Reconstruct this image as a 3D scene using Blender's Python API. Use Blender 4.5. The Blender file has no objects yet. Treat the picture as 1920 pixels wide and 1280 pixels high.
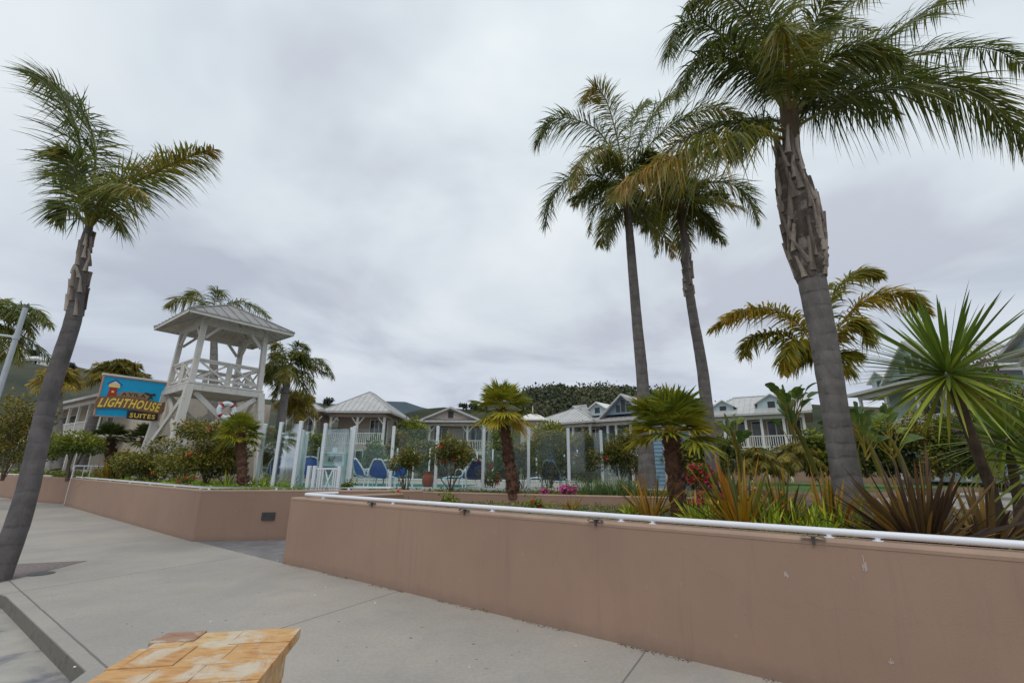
import bpy, math, random
import numpy as np
from mathutils import Vector, Matrix

# ------------------------------------------------------------------ camera
FPX = 853.0; PITCH = math.radians(15.8); ROLL = math.radians(0.6); EYE = 1.6
sc = bpy.context.scene
_F = Vector((0, math.cos(PITCH), math.sin(PITCH))); _R0 = Vector((1, 0, 0)); _U0 = _R0.cross(_F)
_R = _R0 * math.cos(ROLL) + _U0 * math.sin(ROLL); _U = _U0 * math.cos(ROLL) - _R0 * math.sin(ROLL)
cd = bpy.data.cameras.new("camera"); cam = bpy.data.objects.new("camera", cd)
sc.collection.objects.link(cam); sc.camera = cam
cd.sensor_width = 36.0; cd.lens = FPX / 1920 * 36.0; cd.clip_start = 0.05; cd.clip_end = 6000
M3 = Matrix((_R, _U, -_F)).transposed()
cam.matrix_world = Matrix.Translation((0, 0, EYE)) @ M3.to_4x4()

def ray(u, v): return _F + _R * ((u - 960) / FPX) + _U * ((640 - v) / FPX)
def G(u, v, z=0.0):                      # where the sight line meets height z
    d = ray(u, v); t = (z - EYE) / d.z; return Vector((0, 0, EYE)) + d * t
def P(u, v, y):                          # where the sight line reaches distance y
    d = ray(u, v); return Vector((0, 0, EYE)) + d * (y / d.y)

# ------------------------------------------------------------------ world, sun, exposure
sc.view_settings.view_transform = 'Standard'; sc.view_settings.look = 'None'
sc.view_settings.exposure = 0.0; sc.view_settings.gamma = 1.0
SUN_EL, SUN_AZ = math.radians(58), math.radians(200)     # high, behind the viewer's left shoulder
wd = bpy.data.worlds.new("World"); sc.world = wd; wd.use_nodes = True
nt = wd.node_tree; nt.nodes.clear()
def N(t, nt_, **kw):
    n = nt_.nodes.new(t)
    for k, v in kw.items(): setattr(n, k, v)
    return n
def world():
    L = nt.links.new
    out = N('ShaderNodeOutputWorld', nt); bg = N('ShaderNodeBackground', nt); bg.inputs[1].default_value = 0.105
    sky = N('ShaderNodeTexSky', nt); sky.sky_type = 'NISHITA'; sky.sun_disc = False
    sky.sun_elevation = SUN_EL; sky.sun_rotation = SUN_AZ
    tc = N('ShaderNodeTexCoord', nt); sp = N('ShaderNodeSeparateXYZ', nt); L(tc.outputs['Generated'], sp.inputs[0])
    zz = N('ShaderNodeMath', nt, operation='MAXIMUM'); L(sp.outputs[2], zz.inputs[0]); zz.inputs[1].default_value = 0.0
    za = N('ShaderNodeMath', nt, operation='ADD'); L(zz.outputs[0], za.inputs[0]); za.inputs[1].default_value = 0.16
    dx = N('ShaderNodeMath', nt, operation='DIVIDE'); L(sp.outputs[0], dx.inputs[0]); L(za.outputs[0], dx.inputs[1])
    dy = N('ShaderNodeMath', nt, operation='DIVIDE'); L(sp.outputs[1], dy.inputs[0]); L(za.outputs[0], dy.inputs[1])
    cb = N('ShaderNodeCombineXYZ', nt); L(dx.outputs[0], cb.inputs[0]); L(dy.outputs[0], cb.inputs[1])
    n1 = N('ShaderNodeTexNoise', nt); n1.inputs['Scale'].default_value = 0.95; n1.inputs['Detail'].default_value = 5; n1.inputs['Roughness'].default_value = 0.5
    n1.inputs['Distortion'].default_value = 0.35
    L(cb.outputs[0], n1.inputs['Vector'])
    r1 = N('ShaderNodeValToRGB', nt); L(n1.outputs[0], r1.inputs[0])
    e = r1.color_ramp.elements
    e[0].position = 0.39; e[0].color = (5.1, 5.4, 6.15, 1)
    e[1].position = 0.60; e[1].color = (7.25, 7.6, 8.0, 1)
    m = e.new(0.5); m.color = (6.35, 6.85, 7.4, 1)
    # brighter overhead, a little dimmer and bluer near the horizon
    hr = N('ShaderNodeValToRGB', nt); L(sp.outputs[2], hr.inputs[0]); h = hr.color_ramp.elements
    h[0].position = 0.0; h[0].color = (0.88, 0.92, 1.0, 1); h[1].position = 0.75; h[1].color = (1.16, 1.18, 1.15, 1)
    q = h.new(0.12); q.color = (0.88, 0.90, 0.96, 1); q = h.new(0.28); q.color = (0.97, 0.985, 1.0, 1)
    mu = N('ShaderNodeMix', nt, data_type='RGBA', blend_type='MULTIPLY'); mu.inputs[0].default_value = 1
    L(r1.outputs[0], mu.inputs[6]); L(hr.outputs[0], mu.inputs[7])
    n2 = N('ShaderNodeTexNoise', nt); n2.inputs['Scale'].default_value = 0.55; n2.inputs['Detail'].default_value = 4
    mp = N('ShaderNodeMapping', nt); mp.inputs['Location'].default_value = (3.3, 1.2, 0); L(cb.outputs[0], mp.inputs[0]); L(mp.outputs[0], n2.inputs['Vector'])
    r2 = N('ShaderNodeMapRange', nt); r2.inputs['From Min'].default_value = 0.28; r2.inputs['From Max'].default_value = 0.5
    r2.inputs['To Min'].default_value = 0.80; r2.inputs['To Max'].default_value = 1.0; L(n2.outputs[0], r2.inputs['Value'])
    mx = N('ShaderNodeMix', nt, data_type='RGBA'); L(r2.outputs[0], mx.inputs[0]); L(sky.outputs[0], mx.inputs[6]); L(mu.outputs[2], mx.inputs[7])
    L(mx.outputs[2], bg.inputs[0]); L(bg.outputs[0], out.inputs[0])
world()
sl = bpy.data.lights.new("sun", 'SUN'); sl.energy = 0.9; sl.angle = math.radians(25); sl.color = (1, 0.96, 0.90)
so = bpy.data.objects.new("sun", sl); sc.collection.objects.link(so)
sd = Vector((math.sin(SUN_AZ) * math.cos(SUN_EL), math.cos(SUN_AZ) * math.cos(SUN_EL), math.sin(SUN_EL)))
so.rotation_euler = sd.to_track_quat('Z', 'Y').to_euler()

# ------------------------------------------------------------------ helpers
col = sc.collection
rng = np.random.default_rng(7); random.seed(7)
USED = {}
def obj(name, mesh, parent=None):
    o = bpy.data.objects.new(name, mesh); col.objects.link(o)
    if parent: o.parent = parent
    return o
def tag(o, label=None, cat=None, group=None, kind=None):
    if label: o['label'] = label
    if cat: o['category'] = cat
    if group: o['group'] = group
    if kind: o['kind'] = kind
    return o
def empty(name, loc, label, cat, group=None, rz=0.0):
    o = bpy.data.objects.new(name, None); col.objects.link(o); o.location = loc; o.rotation_euler = (0, 0, rz)
    o.empty_display_size = 0.2
    return tag(o, label, cat, group)
def copy_tree(o, parent=None):
    c = o.copy(); col.objects.link(c)
    if parent: c.parent = parent
    for ch in o.children: copy_tree(ch, c)
    return c

class MB:
    """collects vertices, faces and a per-face tint, builds ONE mesh"""
    def __init__(s): s.v = []; s.n = 0; s.f = []; s.t = []
    def add(s, verts, faces, tint=0.5):
        verts = np.asarray(verts, float).reshape(-1, 3); faces = np.asarray(faces, int)
        s.v.append(verts); s.f.append(faces + s.n); s.n += len(verts)
        s.t.append(np.broadcast_to(np.asarray(tint, float), (len(faces),)).copy())
    def grid(s, pts, tint=0.5, closed=False, caps=False):
        """pts: rows x cols x 3 surface"""
        pts = np.asarray(pts, float); r, c = pts.shape[:2]
        i = np.arange(r - 1)[:, None]; cc = c if closed else c - 1
        j = np.arange(cc)[None, :]; j2 = (j + 1) % c
        f = np.stack([i * c + j, i * c + j2, (i + 1) * c + j2, (i + 1) * c + j], -1).reshape(-1, 4)
        s.add(pts.reshape(-1, 3), f, tint)
        if caps and closed:
            for row, rev in ((0, True), (r - 1, False)):
                ring = pts[row]; ce = ring.mean(0)
                v = np.vstack([ring, ce]); k = np.arange(c)
                f = np.stack([k, (k + 1) % c, np.full(c, c)], -1)
                if rev: f = f[:, ::-1]
                s.add(v, f, tint if np.isscalar(tint) else 0.5)
    def box(s, x0, x1, y0, y1, z0, z1, tint=0.5, M=None):
        v = np.array([(x, y, z) for x in (x0, x1) for y in (y0, y1) for z in (z0, z1)], float)
        if M is not None: v = v @ np.array(M.to_3x3()).T + np.array(M.translation)
        s.add(v, [(0, 1, 3, 2), (4, 6, 7, 5), (0, 4, 5, 1), (2, 3, 7, 6), (0, 2, 6, 4), (1, 5, 7, 3)], tint)
    def beam(s, a, b, w, h, tint=0.5, up=(0, 0, 1)):
        a = np.array(a, float); b = np.array(b, float); d = b - a; d /= np.linalg.norm(d)
        u = np.array(up, float)
        if abs(d @ u) > 0.97: u = np.array((1., 0, 0))
        x = np.cross(d, u); x /= np.linalg.norm(x); y = np.cross(x, d)
        c = [x * i * w / 2 + y * j * h / 2 for i, j in ((-1, -1), (1, -1), (1, 1), (-1, 1))]
        v = [a + q for q in c] + [b + q for q in c]
        s.add(v, [(0, 3, 2, 1), (4, 5, 6, 7), (0, 1, 5, 4), (1, 2, 6, 5), (2, 3, 7, 6), (3, 0, 4, 7)], tint)
    def tube(s, pts, rad, n=8, tint=0.5, caps=True, jit=0.0):
        pts = np.asarray([tuple(p) for p in pts], float); m = len(pts)
        rad = np.broadcast_to(np.asarray(rad, float), (m,))
        T = np.gradient(pts, axis=0); T /= np.linalg.norm(T, axis=1)[:, None] + 1e-9
        ref = np.array((1., 0, 0)) if abs(T[0, 0]) < 0.8 else np.array((0, 1., 0))
        X = ref - T * (T @ ref)[:, None]; X /= np.linalg.norm(X, axis=1)[:, None]; Y = np.cross(T, X)
        a = np.linspace(0, 2 * np.pi, n, endpoint=False)
        rr = rad[:, None] * (1 + jit * rng.standard_normal((m, n)))
        g = pts[:, None] + (X[:, None] * np.cos(a)[None, :, None] + Y[:, None] * np.sin(a)[None, :, None]) * rr[..., None]
        s.grid(g, tint, closed=True, caps=caps)
    def poly(s, pts, tint=0.5):
        pts = np.asarray([tuple(p) for p in pts], float); n = len(pts)
        if n in (3, 4): s.add(pts, [tuple(range(n))], tint)
        else:
            from mathutils.geometry import tessellate_polygon
            tr = tessellate_polygon([[Vector(p) for p in pts]])
            s.add(pts, [tuple(t) for t in tr], tint)
    def prism(s, pts, z0, z1, tint=0.5):
        """pts 2-D outline, vertical solid"""
        from mathutils.geometry import tessellate_polygon
        p = [(q[0], q[1]) for q in pts]; n = len(p)
        ar = sum(p[i][0] * p[(i + 1) % n][1] - p[(i + 1) % n][0] * p[i][1] for i in range(n))
        if ar < 0: p = p[::-1]
        tr = tessellate_polygon([[Vector((x, y, 0)) for x, y in p]])
        top = [(x, y, z1) for x, y in p]; bot = [(x, y, z0) for x, y in p]
        fs = []
        for t in tr:
            a, b, c = [Vector(top[i]) for i in t]
            if (b - a).cross(c - a).z < 0: t = t[::-1]
            fs.append(tuple(t))
        s.add(top, fs, tint); s.add(bot, [f[::-1] for f in fs], tint)
        for i in range(n):
            j = (i + 1) % n; s.add([bot[i], bot[j], top[j], top[i]], [(0, 1, 2, 3)], tint)
    def mesh(s, name, mat, smooth=False):
        me = bpy.data.meshes.new(name)
        V = np.vstack(s.v) if s.v else np.zeros((0, 3))
        idx = np.concatenate([f.reshape(-1) for f in s.f]); tot = np.concatenate([np.full(len(f), f.shape[1]) for f in s.f])
        me.vertices.add(len(V)); me.vertices.foreach_set('co', V.reshape(-1).astype(np.float32))
        me.loops.add(len(idx)); me.loops.foreach_set('vertex_index', idx.astype(np.int32))
        me.polygons.add(len(tot)); st = np.concatenate([[0], np.cumsum(tot)[:-1]])
        me.polygons.foreach_set('loop_start', st.astype(np.int32)); me.polygons.foreach_set('loop_total', tot.astype(np.int32))
        at = me.attributes.new('tint', 'FLOAT', 'FACE'); at.data.foreach_set('value', np.concatenate(s.t).astype(np.float32))
        me.update(calc_edges=True); me.validate()
        me.polygons.foreach_set('use_smooth', np.full(len(me.polygons), bool(smooth)))
        if mat: me.materials.append(mat)
        return me
    def build(s, name, mat, parent=None, smooth=False):
        return obj(name, s.mesh(name, mat, smooth), parent)

def struct(name, mb, mat, smooth=False): return tag(mb.build(name, mat, None, smooth), kind='structure')

# ------------------------------------------------------------------ materials
def newmat(name):
    m = bpy.data.materials.new(name); m.use_nodes = True; t = m.node_tree
    return m, t, t.nodes['Principled BSDF']
def ramp(t, stops):
    r = N('ShaderNodeValToRGB', t); e = r.color_ramp.elements
    e[0].position, e[0].color = stops[0][0], (*stops[0][1], 1); e[1].position, e[1].color = stops[-1][0], (*stops[-1][1], 1)
    for p, c in stops[1:-1]: q = e.new(p); q.color = (*c, 1)
    return r
def noise(t, scale, detail=4, rough=0.55, coord='Object', stretch=None, dist=0.0):
    tc = N('ShaderNodeTexCoord', t); n = N('ShaderNodeTexNoise', t)
    n.inputs['Scale'].default_value = scale; n.inputs['Detail'].default_value = detail; n.inputs['Roughness'].default_value = rough
    n.inputs['Distortion'].default_value = dist
    if stretch:
        mp = N('ShaderNodeMapping', t); mp.inputs['Scale'].default_value = stretch
        t.links.new(tc.outputs[coord], mp.inputs[0]); t.links.new(mp.outputs[0], n.inputs['Vector'])
    else: t.links.new(tc.outputs[coord], n.inputs['Vector'])
    return n
def bump(t, b, src, strength=0.3, dist=0.01):
    bp = N('ShaderNodeBump', t); bp.inputs['Strength'].default_value = strength; bp.inputs['Distance'].default_value = dist
    t.links.new(src, bp.inputs['Height']); t.links.new(bp.outputs[0], b.inputs['Normal'])
def mixc(t, fac, a, b, mode='MIX'):
    m = N('ShaderNodeMix', t, data_type='RGBA', blend_type=mode)
    for s_, v in ((0, fac), (6, a), (7, b)):
        if hasattr(v, 'node'): t.links.new(v, m.inputs[s_])
        elif s_ == 0: m.inputs[0].default_value = v
        else: m.inputs[s_].default_value = (*v, 1)
    return m.outputs[2]
def plain(name, c, rough=0.6, var=0.12, scale=6, bmp=0.0, bscale=60, metal=0.0, spec=0.5, stretch=None, dirt=None):
    m, t, b = newmat(name)
    n = noise(t, scale, 5, 0.6, stretch=stretch)
    r = ramp(t, [(0.3, tuple(x * (1 - var) for x in c)), (0.7, tuple(min(1, x * (1 + var)) for x in c))])
    t.links.new(n.outputs[0], r.inputs[0]); o = r.outputs[0]
    if dirt:
        n3 = noise(t, dirt[1], 6, 0.7); mr = N('ShaderNodeMapRange', t); mr.inputs['From Min'].default_value = dirt[2]; mr.inputs['From Max'].default_value = dirt[2] + 0.12
        mr.inputs['To Max'].default_value = dirt[3]; t.links.new(n3.outputs[0], mr.inputs['Value']); o = mixc(t, mr.outputs[0], o, dirt[0])
    t.links.new(o, b.inputs['Base Color'])
    b.inputs['Roughness'].default_value = rough; b.inputs['Metallic'].default_value = metal; b.inputs['Specular IOR Level'].default_value = spec
    if bmp > 0:
        n2 = noise(t, bscale, 4, 0.6, stretch=stretch); bump(t, b, n2.outputs[0], bmp)
    return m
def leafmat(name, stops, trans=0.3, rough=0.45, var=0.25, nscale=1.2, spec=0.4):
    """colour by the leaf's own tint, slow drift over the plant, a little light passes through"""
    if not any(k in name for k in ('petal', 'bract', 'flax', 'hill')): stops = [(p, (c[0] * 2.0, c[1] * 1.8, c[2] * 1.45)) for p, c in stops]
    m, t, b = newmat(name)
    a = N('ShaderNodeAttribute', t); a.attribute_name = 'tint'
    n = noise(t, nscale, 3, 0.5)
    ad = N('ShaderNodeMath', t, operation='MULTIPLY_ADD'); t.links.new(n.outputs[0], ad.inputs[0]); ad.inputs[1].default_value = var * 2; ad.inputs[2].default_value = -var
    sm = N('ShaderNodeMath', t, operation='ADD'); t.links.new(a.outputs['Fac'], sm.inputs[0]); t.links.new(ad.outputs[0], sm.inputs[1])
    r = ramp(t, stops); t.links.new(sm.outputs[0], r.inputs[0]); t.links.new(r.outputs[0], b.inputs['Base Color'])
    b.inputs['Roughness'].default_value = rough; b.inputs['Specular IOR Level'].default_value = spec
    if trans > 0:
        tr = N('ShaderNodeBsdfTranslucent', t); t.links.new(r.outputs[0], tr.inputs[0])
        mx = N('ShaderNodeMixShader', t); mx.inputs[0].default_value = trans
        t.links.new(b.outputs[0], mx.inputs[1]); t.links.new(tr.outputs[0], mx.inputs[2])
        t.links.new(mx.outputs[0], t.nodes['Material Output'].inputs[0])
    return m

M = {}
WHITE = (0.72, 0.71, 0.67)
M['white'] = plain('white_paint', WHITE, 0.5, 0.06, 3, dirt=((0.42, 0.36, 0.28), 5, 0.60, 0.55))
M['white_pipe'] = plain('white_pipe', (0.78, 0.80, 0.85), 0.35, 0.04, 3)
M['white_clean'] = plain('white_aluminium', (0.72, 0.78, 0.82), 0.4, 0.04, 3)
M['cream'] = plain('cream_siding', (0.50, 0.44, 0.36), 0.75, 0.08, 2)
M['greysiding'] = plain('grey_siding', (0.42, 0.36, 0.32), 0.8, 0.08, 2)
M['bluesiding'] = plain('blue_siding', (0.17, 0.24, 0.32), 0.7, 0.08, 2)
M['paleblue'] = plain('pale_blue_siding', (0.42, 0.52, 0.56), 0.7, 0.08, 2)
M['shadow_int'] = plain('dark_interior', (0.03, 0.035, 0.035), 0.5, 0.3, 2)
M['metalroof'] = plain('metal_roof', (0.50, 0.495, 0.485), 0.42, 0.10, 1.5, metal=0.25, dirt=((0.35, 0.33, 0.31), 2, 0.55, 0.4))
M['towerwhite'] = plain('tower_paint', (0.60, 0.575, 0.53), 0.6, 0.08, 3, dirt=((0.34, 0.27, 0.19), 4, 0.57, 0.6))
M['towerroof'] = plain('tower_roof', (0.27, 0.262, 0.25), 0.45, 0.15, 2, metal=0.3, dirt=((0.2, 0.19, 0.18), 3, 0.55, 0.5))
M['soil'] = plain('garden_soil', (0.075, 0.055, 0.035), 0.95, 0.4, 4, 0.6, 30)
M['mulch'] = plain('mulch', (0.12, 0.085, 0.05), 0.95, 0.5, 9, 0.7, 40)
M['terrace'] = plain('terrace_paving', (0.40, 0.35, 0.31), 0.85, 0.12, 1.5, 0.1, 60)
M['drive'] = plain('driveway_concrete', (0.40, 0.37, 0.34), 0.85, 0.1, 1.2, 0.1, 60)
M['grass'] = plain('lawn_grass', (0.085, 0.16, 0.03), 0.9, 0.3, 3, 0.7, 120)
M['slate'] = plain('recess_paving', (0.19, 0.18, 0.185), 0.8, 0.25, 2.5, 0.2, 70, dirt=((0.36, 0.34, 0.33), 1.3, 0.58, 0.7))
M['bark'] = plain('bark', (0.12, 0.085, 0.06), 0.95, 0.4, 8, 0.8, 40)
M['darkmetal'] = plain('dark_metal', (0.09, 0.09, 0.085), 0.45, 0.2, 10, metal=0.6)
M['post'] = plain('lamp_post_metal', (0.45, 0.49, 0.52), 0.4, 0.05, 3, metal=0.3)
M['bluecloth'] = plain('blue_sling', (0.018, 0.11, 0.48), 0.6, 0.15, 5)
M['navy'] = plain('navy_sling', (0.015, 0.035, 0.2), 0.6, 0.2, 5)
M['teal'] = plain('teal_cloth', (0.04, 0.36, 0.42), 0.7, 0.15, 4)
M['aqua'] = plain('aqua_panel', (0.40, 0.60, 0.58), 0.6, 0.08, 3)
M['terracotta'] = plain('terracotta', (0.25, 0.055, 0.03), 0.6, 0.2, 5)
M['plinth'] = plain('plinth_plaster', (0.42, 0.30, 0.25), 0.9, 0.1, 6)
M['redpaint'] = plain('red_paint', (0.42, 0.02, 0.02), 0.5, 0.1, 4)
M['rust'] = plain('rusty_pavers', (0.20, 0.16, 0.155), 0.9, 0.3, 18, 0.3, 60)
M['chip'] = plain('pale_scuff', (0.52, 0.44, 0.40), 0.9, 0.05, 3)
M['lattice'] = plain('black_lattice', (0.03, 0.05, 0.02), 0.7, 0.3, 6)

def glassmat():
    m, t, b = newmat('fence_glass'); t.nodes.remove(b)
    tr = N('ShaderNodeBsdfTransparent', t); tr.inputs[0].default_value = (0.90, 0.95, 0.94, 1)
    gl = N('ShaderNodeBsdfGlossy', t); gl.inputs['Roughness'].default_value = 0.06; gl.inputs[0].default_value = (0.8, 0.85, 0.85, 1)
    df = N('ShaderNodeBsdfDiffuse', t); df.inputs[0].default_value = (0.55, 0.62, 0.60, 1)
    fr = N('ShaderNodeFresnel', t); fr.inputs[0].default_value = 1.5
    m1 = N('ShaderNodeMixShader', t); m2 = N('ShaderNodeMixShader', t)
    n = noise(t, 1.5, 4); mr = N('ShaderNodeMapRange', t); mr.inputs['To Min'].default_value = 0.0; mr.inputs['To Max'].default_value = 0.04
    t.links.new(n.outputs[0], mr.inputs['Value']); t.links.new(mr.outputs[0], m1.inputs[0])
    t.links.new(tr.outputs[0], m1.inputs[1]); t.links.new(df.outputs[0], m1.inputs[2])
    fm = N('ShaderNodeMath', t, operation='MULTIPLY'); t.links.new(fr.outputs[0], fm.inputs[0]); fm.inputs[1].default_value = 0.55; t.links.new(fm.outputs[0], m2.inputs[0]); t.links.new(m1.outputs[0], m2.inputs[1]); t.links.new(gl.outputs[0], m2.inputs[2])
    t.links.new(m2.outputs[0], t.nodes['Material Output'].inputs[0]); return m
M['glass'] = glassmat()
def panemat():
    m, t, b = newmat('window_glass')
    n = noise(t, 0.9, 2); r = ramp(t, [(0.35, (0.012, 0.016, 0.018)), (0.65, (0.07, 0.085, 0.085))]); t.links.new(n.outputs[0], r.inputs[0])
    t.links.new(r.outputs[0], b.inputs['Base Color']); b.inputs['Roughness'].default_value = 0.08; b.inputs['Specular IOR Level'].default_value = 0.6; return m
M['pane'] = panemat()

def stucco():
    m, t, b = newmat('brown_stucco')
    n = noise(t, 0.7, 5, 0.55); r = ramp(t, [(0.35, (0.318, 0.204, 0.150)), (0.65, (0.355, 0.231, 0.171))]); t.links.new(n.outputs[0], r.inputs[0])
    n2 = noise(t, 2.2, 7, 0.7, stretch=(1, 1, 0.25)); mr = N('ShaderNodeMapRange', t); mr.inputs['From Min'].default_value = 0.55; mr.inputs['From Max'].default_value = 0.75; mr.inputs['To Max'].default_value = 0.30
    t.links.new(n2.outputs[0], mr.inputs['Value']); c = mixc(t, mr.outputs[0], r.outputs[0], (0.250, 0.155, 0.115))
    n3 = noise(t, 9, 3, 0.5); m3 = N('ShaderNodeMapRange', t); m3.inputs['From Min'].default_value = 0.70; m3.inputs['From Max'].default_value = 0.74; m3.inputs['To Max'].default_value = 0.35
    t.links.new(n3.outputs[0], m3.inputs['Value']); c = mixc(t, m3.outputs[0], c, (0.42, 0.33, 0.28))
    n7 = noise(t, 3.2, 5, 0.65, stretch=(3.5, 3.5, .22)); m7 = N('ShaderNodeMapRange', t); m7.inputs['From Min'].default_value = 0.56; m7.inputs['From Max'].default_value = 0.74; m7.inputs['To Max'].default_value = 0.28
    t.links.new(n7.outputs[0], m7.inputs['Value']); c = mixc(t, m7.outputs[0], c, (0.20, 0.135, 0.105))
    tc = N('ShaderNodeTexCoord', t); vo = N('ShaderNodeTexVoronoi', t, feature='DISTANCE_TO_EDGE'); vo.inputs['Scale'].default_value = 0.42; nd = noise(t, 2.5, 5, .7); va = N('ShaderNodeMix', t, data_type='RGBA'); va.inputs[0].default_value = .25
    t.links.new(tc.outputs['Object'], va.inputs[6]); t.links.new(nd.outputs['Color'], va.inputs[7]); t.links.new(va.outputs[2], vo.inputs['Vector'])
    lt = N('ShaderNodeMath', t, operation='LESS_THAN'); t.links.new(vo.outputs['Distance'], lt.inputs[0]); lt.inputs[1].default_value = 0.0012; lm = N('ShaderNodeMath', t, operation='MULTIPLY'); t.links.new(lt.outputs[0], lm.inputs[0]); lm.inputs[1].default_value = .10
    c = mixc(t, lm.outputs[0], c, (0.14, 0.09, 0.07))
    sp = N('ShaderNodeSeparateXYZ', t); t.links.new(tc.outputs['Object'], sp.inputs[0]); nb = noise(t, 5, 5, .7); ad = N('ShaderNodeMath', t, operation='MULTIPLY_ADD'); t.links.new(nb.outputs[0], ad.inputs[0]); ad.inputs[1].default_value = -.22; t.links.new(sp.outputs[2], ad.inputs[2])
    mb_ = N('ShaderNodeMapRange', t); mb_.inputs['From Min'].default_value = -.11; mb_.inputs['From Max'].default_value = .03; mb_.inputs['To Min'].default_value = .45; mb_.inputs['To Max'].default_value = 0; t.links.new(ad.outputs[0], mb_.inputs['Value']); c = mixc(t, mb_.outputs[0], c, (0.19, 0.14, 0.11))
    t.links.new(c, b.inputs['Base Color']); b.inputs['Roughness'].default_value = 0.88
    n4 = noise(t, 90, 4, 0.6); n5 = noise(t, 1.6, 3, 0.5)
    a = N('ShaderNodeMath', t, operation='MULTIPLY_ADD'); t.links.new(n5.outputs[0], a.inputs[0]); a.inputs[1].default_value = 3.0; t.links.new(n4.outputs[0], a.inputs[2])
    bump(t, b, a.outputs[0], 0.35, 0.004); return m
M['stucco'] = stucco()
M['stucco_cap'] = plain('stucco_cap', (0.36, 0.245, 0.18), 0.85, 0.10, 3, 0.3, 60, dirt=((0.24, 0.18, 0.15), 6, 0.60, 0.5))

def concrete():
    m, t, b = newmat('sidewalk_concrete'); L = t.links.new
    n = noise(t, 0.55, 7, 0.62); r = ramp(t, [(0.30, (0.315, 0.292, 0.262)), (0.5, (0.375, 0.345, 0.308)), (0.70, (0.43, 0.388, 0.34))]); L(n.outputs[0], r.inputs[0])
    n2 = noise(t, 28, 6, 0.75); m2 = N('ShaderNodeMapRange', t); m2.inputs['From Min'].default_value = 0.3; m2.inputs['From Max'].default_value = 0.7; m2.inputs['To Min'].default_value = 0.86; m2.inputs['To Max'].default_value = 1.1
    L(n2.outputs[0], m2.inputs['Value']); c = mixc(t, 1.0, r.outputs[0], m2.outputs[0], 'MULTIPLY')
    n3 = noise(t, 1.9, 5, 0.6, dist=0.6); m3 = N('ShaderNodeMapRange', t); m3.inputs['From Min'].default_value = 0.56; m3.inputs['From Max'].default_value = 0.72; m3.inputs['To Max'].default_value = 0.35
    L(n3.outputs[0], m3.inputs['Value']); c = mixc(t, m3.outputs[0], c, (0.27, 0.27, 0.275))
    n8 = noise(t, 0.35, 6, 0.7, dist=1.2, stretch=(1, .45, 1)); m8 = N('ShaderNodeMapRange', t); m8.inputs['From Min'].default_value = 0.50; m8.inputs['From Max'].default_value = 0.66; m8.inputs['To Max'].default_value = 0.42
    L(n8.outputs[0], m8.inputs['Value']); c = mixc(t, m8.outputs[0], c, (0.285, 0.285, 0.285))
    n9 = noise(t, 6, 8, 0.78); m9 = N('ShaderNodeMapRange', t); m9.inputs['From Min'].default_value = 0.60; m9.inputs['From Max'].default_value = 0.70; m9.inputs['To Max'].default_value = 0.30
    L(n9.outputs[0], m9.inputs['Value']); c = mixc(t, m9.outputs[0], c, (0.20, 0.18, 0.16))
    # small dark spots (gum, lichen)
    tc = N('ShaderNodeTexCoord', t); vo = N('ShaderNodeTexVoronoi', t); vo.inputs['Scale'].default_value = 1.7; L(tc.outputs['Object'], vo.inputs['Vector'])
    lt = N('ShaderNodeMath', t, operation='LESS_THAN'); L(vo.outputs['Distance'], lt.inputs[0]); lt.inputs[1].default_value = 0.035
    lm = N('ShaderNodeMath', t, operation='MULTIPLY'); L(lt.outputs[0], lm.inputs[0]); lm.inputs[1].default_value = 0.45; c = mixc(t, lm.outputs[0], c, (0.13, 0.12, 0.11))
    # control joints cut across the slab
    sp = N('ShaderNodeSeparateXYZ', t); L(tc.outputs['Object'], sp.inputs[0])
    wob = noise(t, 3, 3, 0.6)
    def line(nx, ny, off, w):
        a = N('ShaderNodeMath', t, operation='MULTIPLY'); L(sp.outputs[0], a.inputs[0]); a.inputs[1].default_value = nx
        q = N('ShaderNodeMath', t, operation='MULTIPLY_ADD'); L(sp.outputs[1], q.inputs[0]); q.inputs[1].default_value = ny; L(a.outputs[0], q.inputs[2])
        s = N('ShaderNodeMath', t, operation='MULTIPLY_ADD'); L(wob.outputs[0], s.inputs[0]); s.inputs[1].default_value = 0.02; L(q.outputs[0], s.inputs[2])
        d = N('ShaderNodeMath', t, operation='SUBTRACT'); L(s.outputs[0], d.inputs[0]); d.inputs[1].default_value = off + 0.01
        ab = N('ShaderNodeMath', t, operation='ABSOLUTE'); L(d.outputs[0], ab.inputs[0])
        l = N('ShaderNodeMath', t, operation='LESS_THAN'); L(ab.outputs[0], l.inputs[0]); l.inputs[1].default_value = w * 1.25
        return l.outputs[0]
    acc = None
    for o_ in (-16.8, -12.65, -8.89, -4.67, -1.24, 2.6):
        l = line(0.875, -0.485, o_, 0.007)
        if acc is None: acc = l
        else:
            mm = N('ShaderNodeMath', t, operation='MAXIMUM'); L(acc, mm.inputs[0]); L(l, mm.inputs[1]); acc = mm.outputs[0]
    l = line(0.598, 0.801, 1.508, 0.008)
    mm = N('ShaderNodeMath', t, operation='MAXIMUM'); L(acc, mm.inputs[0]); L(l, mm.inputs[1]); acc = mm.outputs[0]
    jm = N('ShaderNodeMath', t, operation='MULTIPLY'); L(acc, jm.inputs[0]); jm.inputs[1].default_value = 0.85
    c = mixc(t, jm.outputs[0], c, (0.15, 0.145, 0.14))
    L(c, b.inputs['Base Color']); b.inputs['Roughness'].default_value = 0.85; b.inputs['Specular IOR Level'].default_value = 0.3
    sb = N('ShaderNodeMath', t, operation='SUBTRACT'); L(n2.outputs[0], sb.inputs[0]); L(acc, sb.inputs[1]); bump(t, b, sb.outputs[0], 0.35, 0.006)
    return m
M['concrete'] = concrete()
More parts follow.
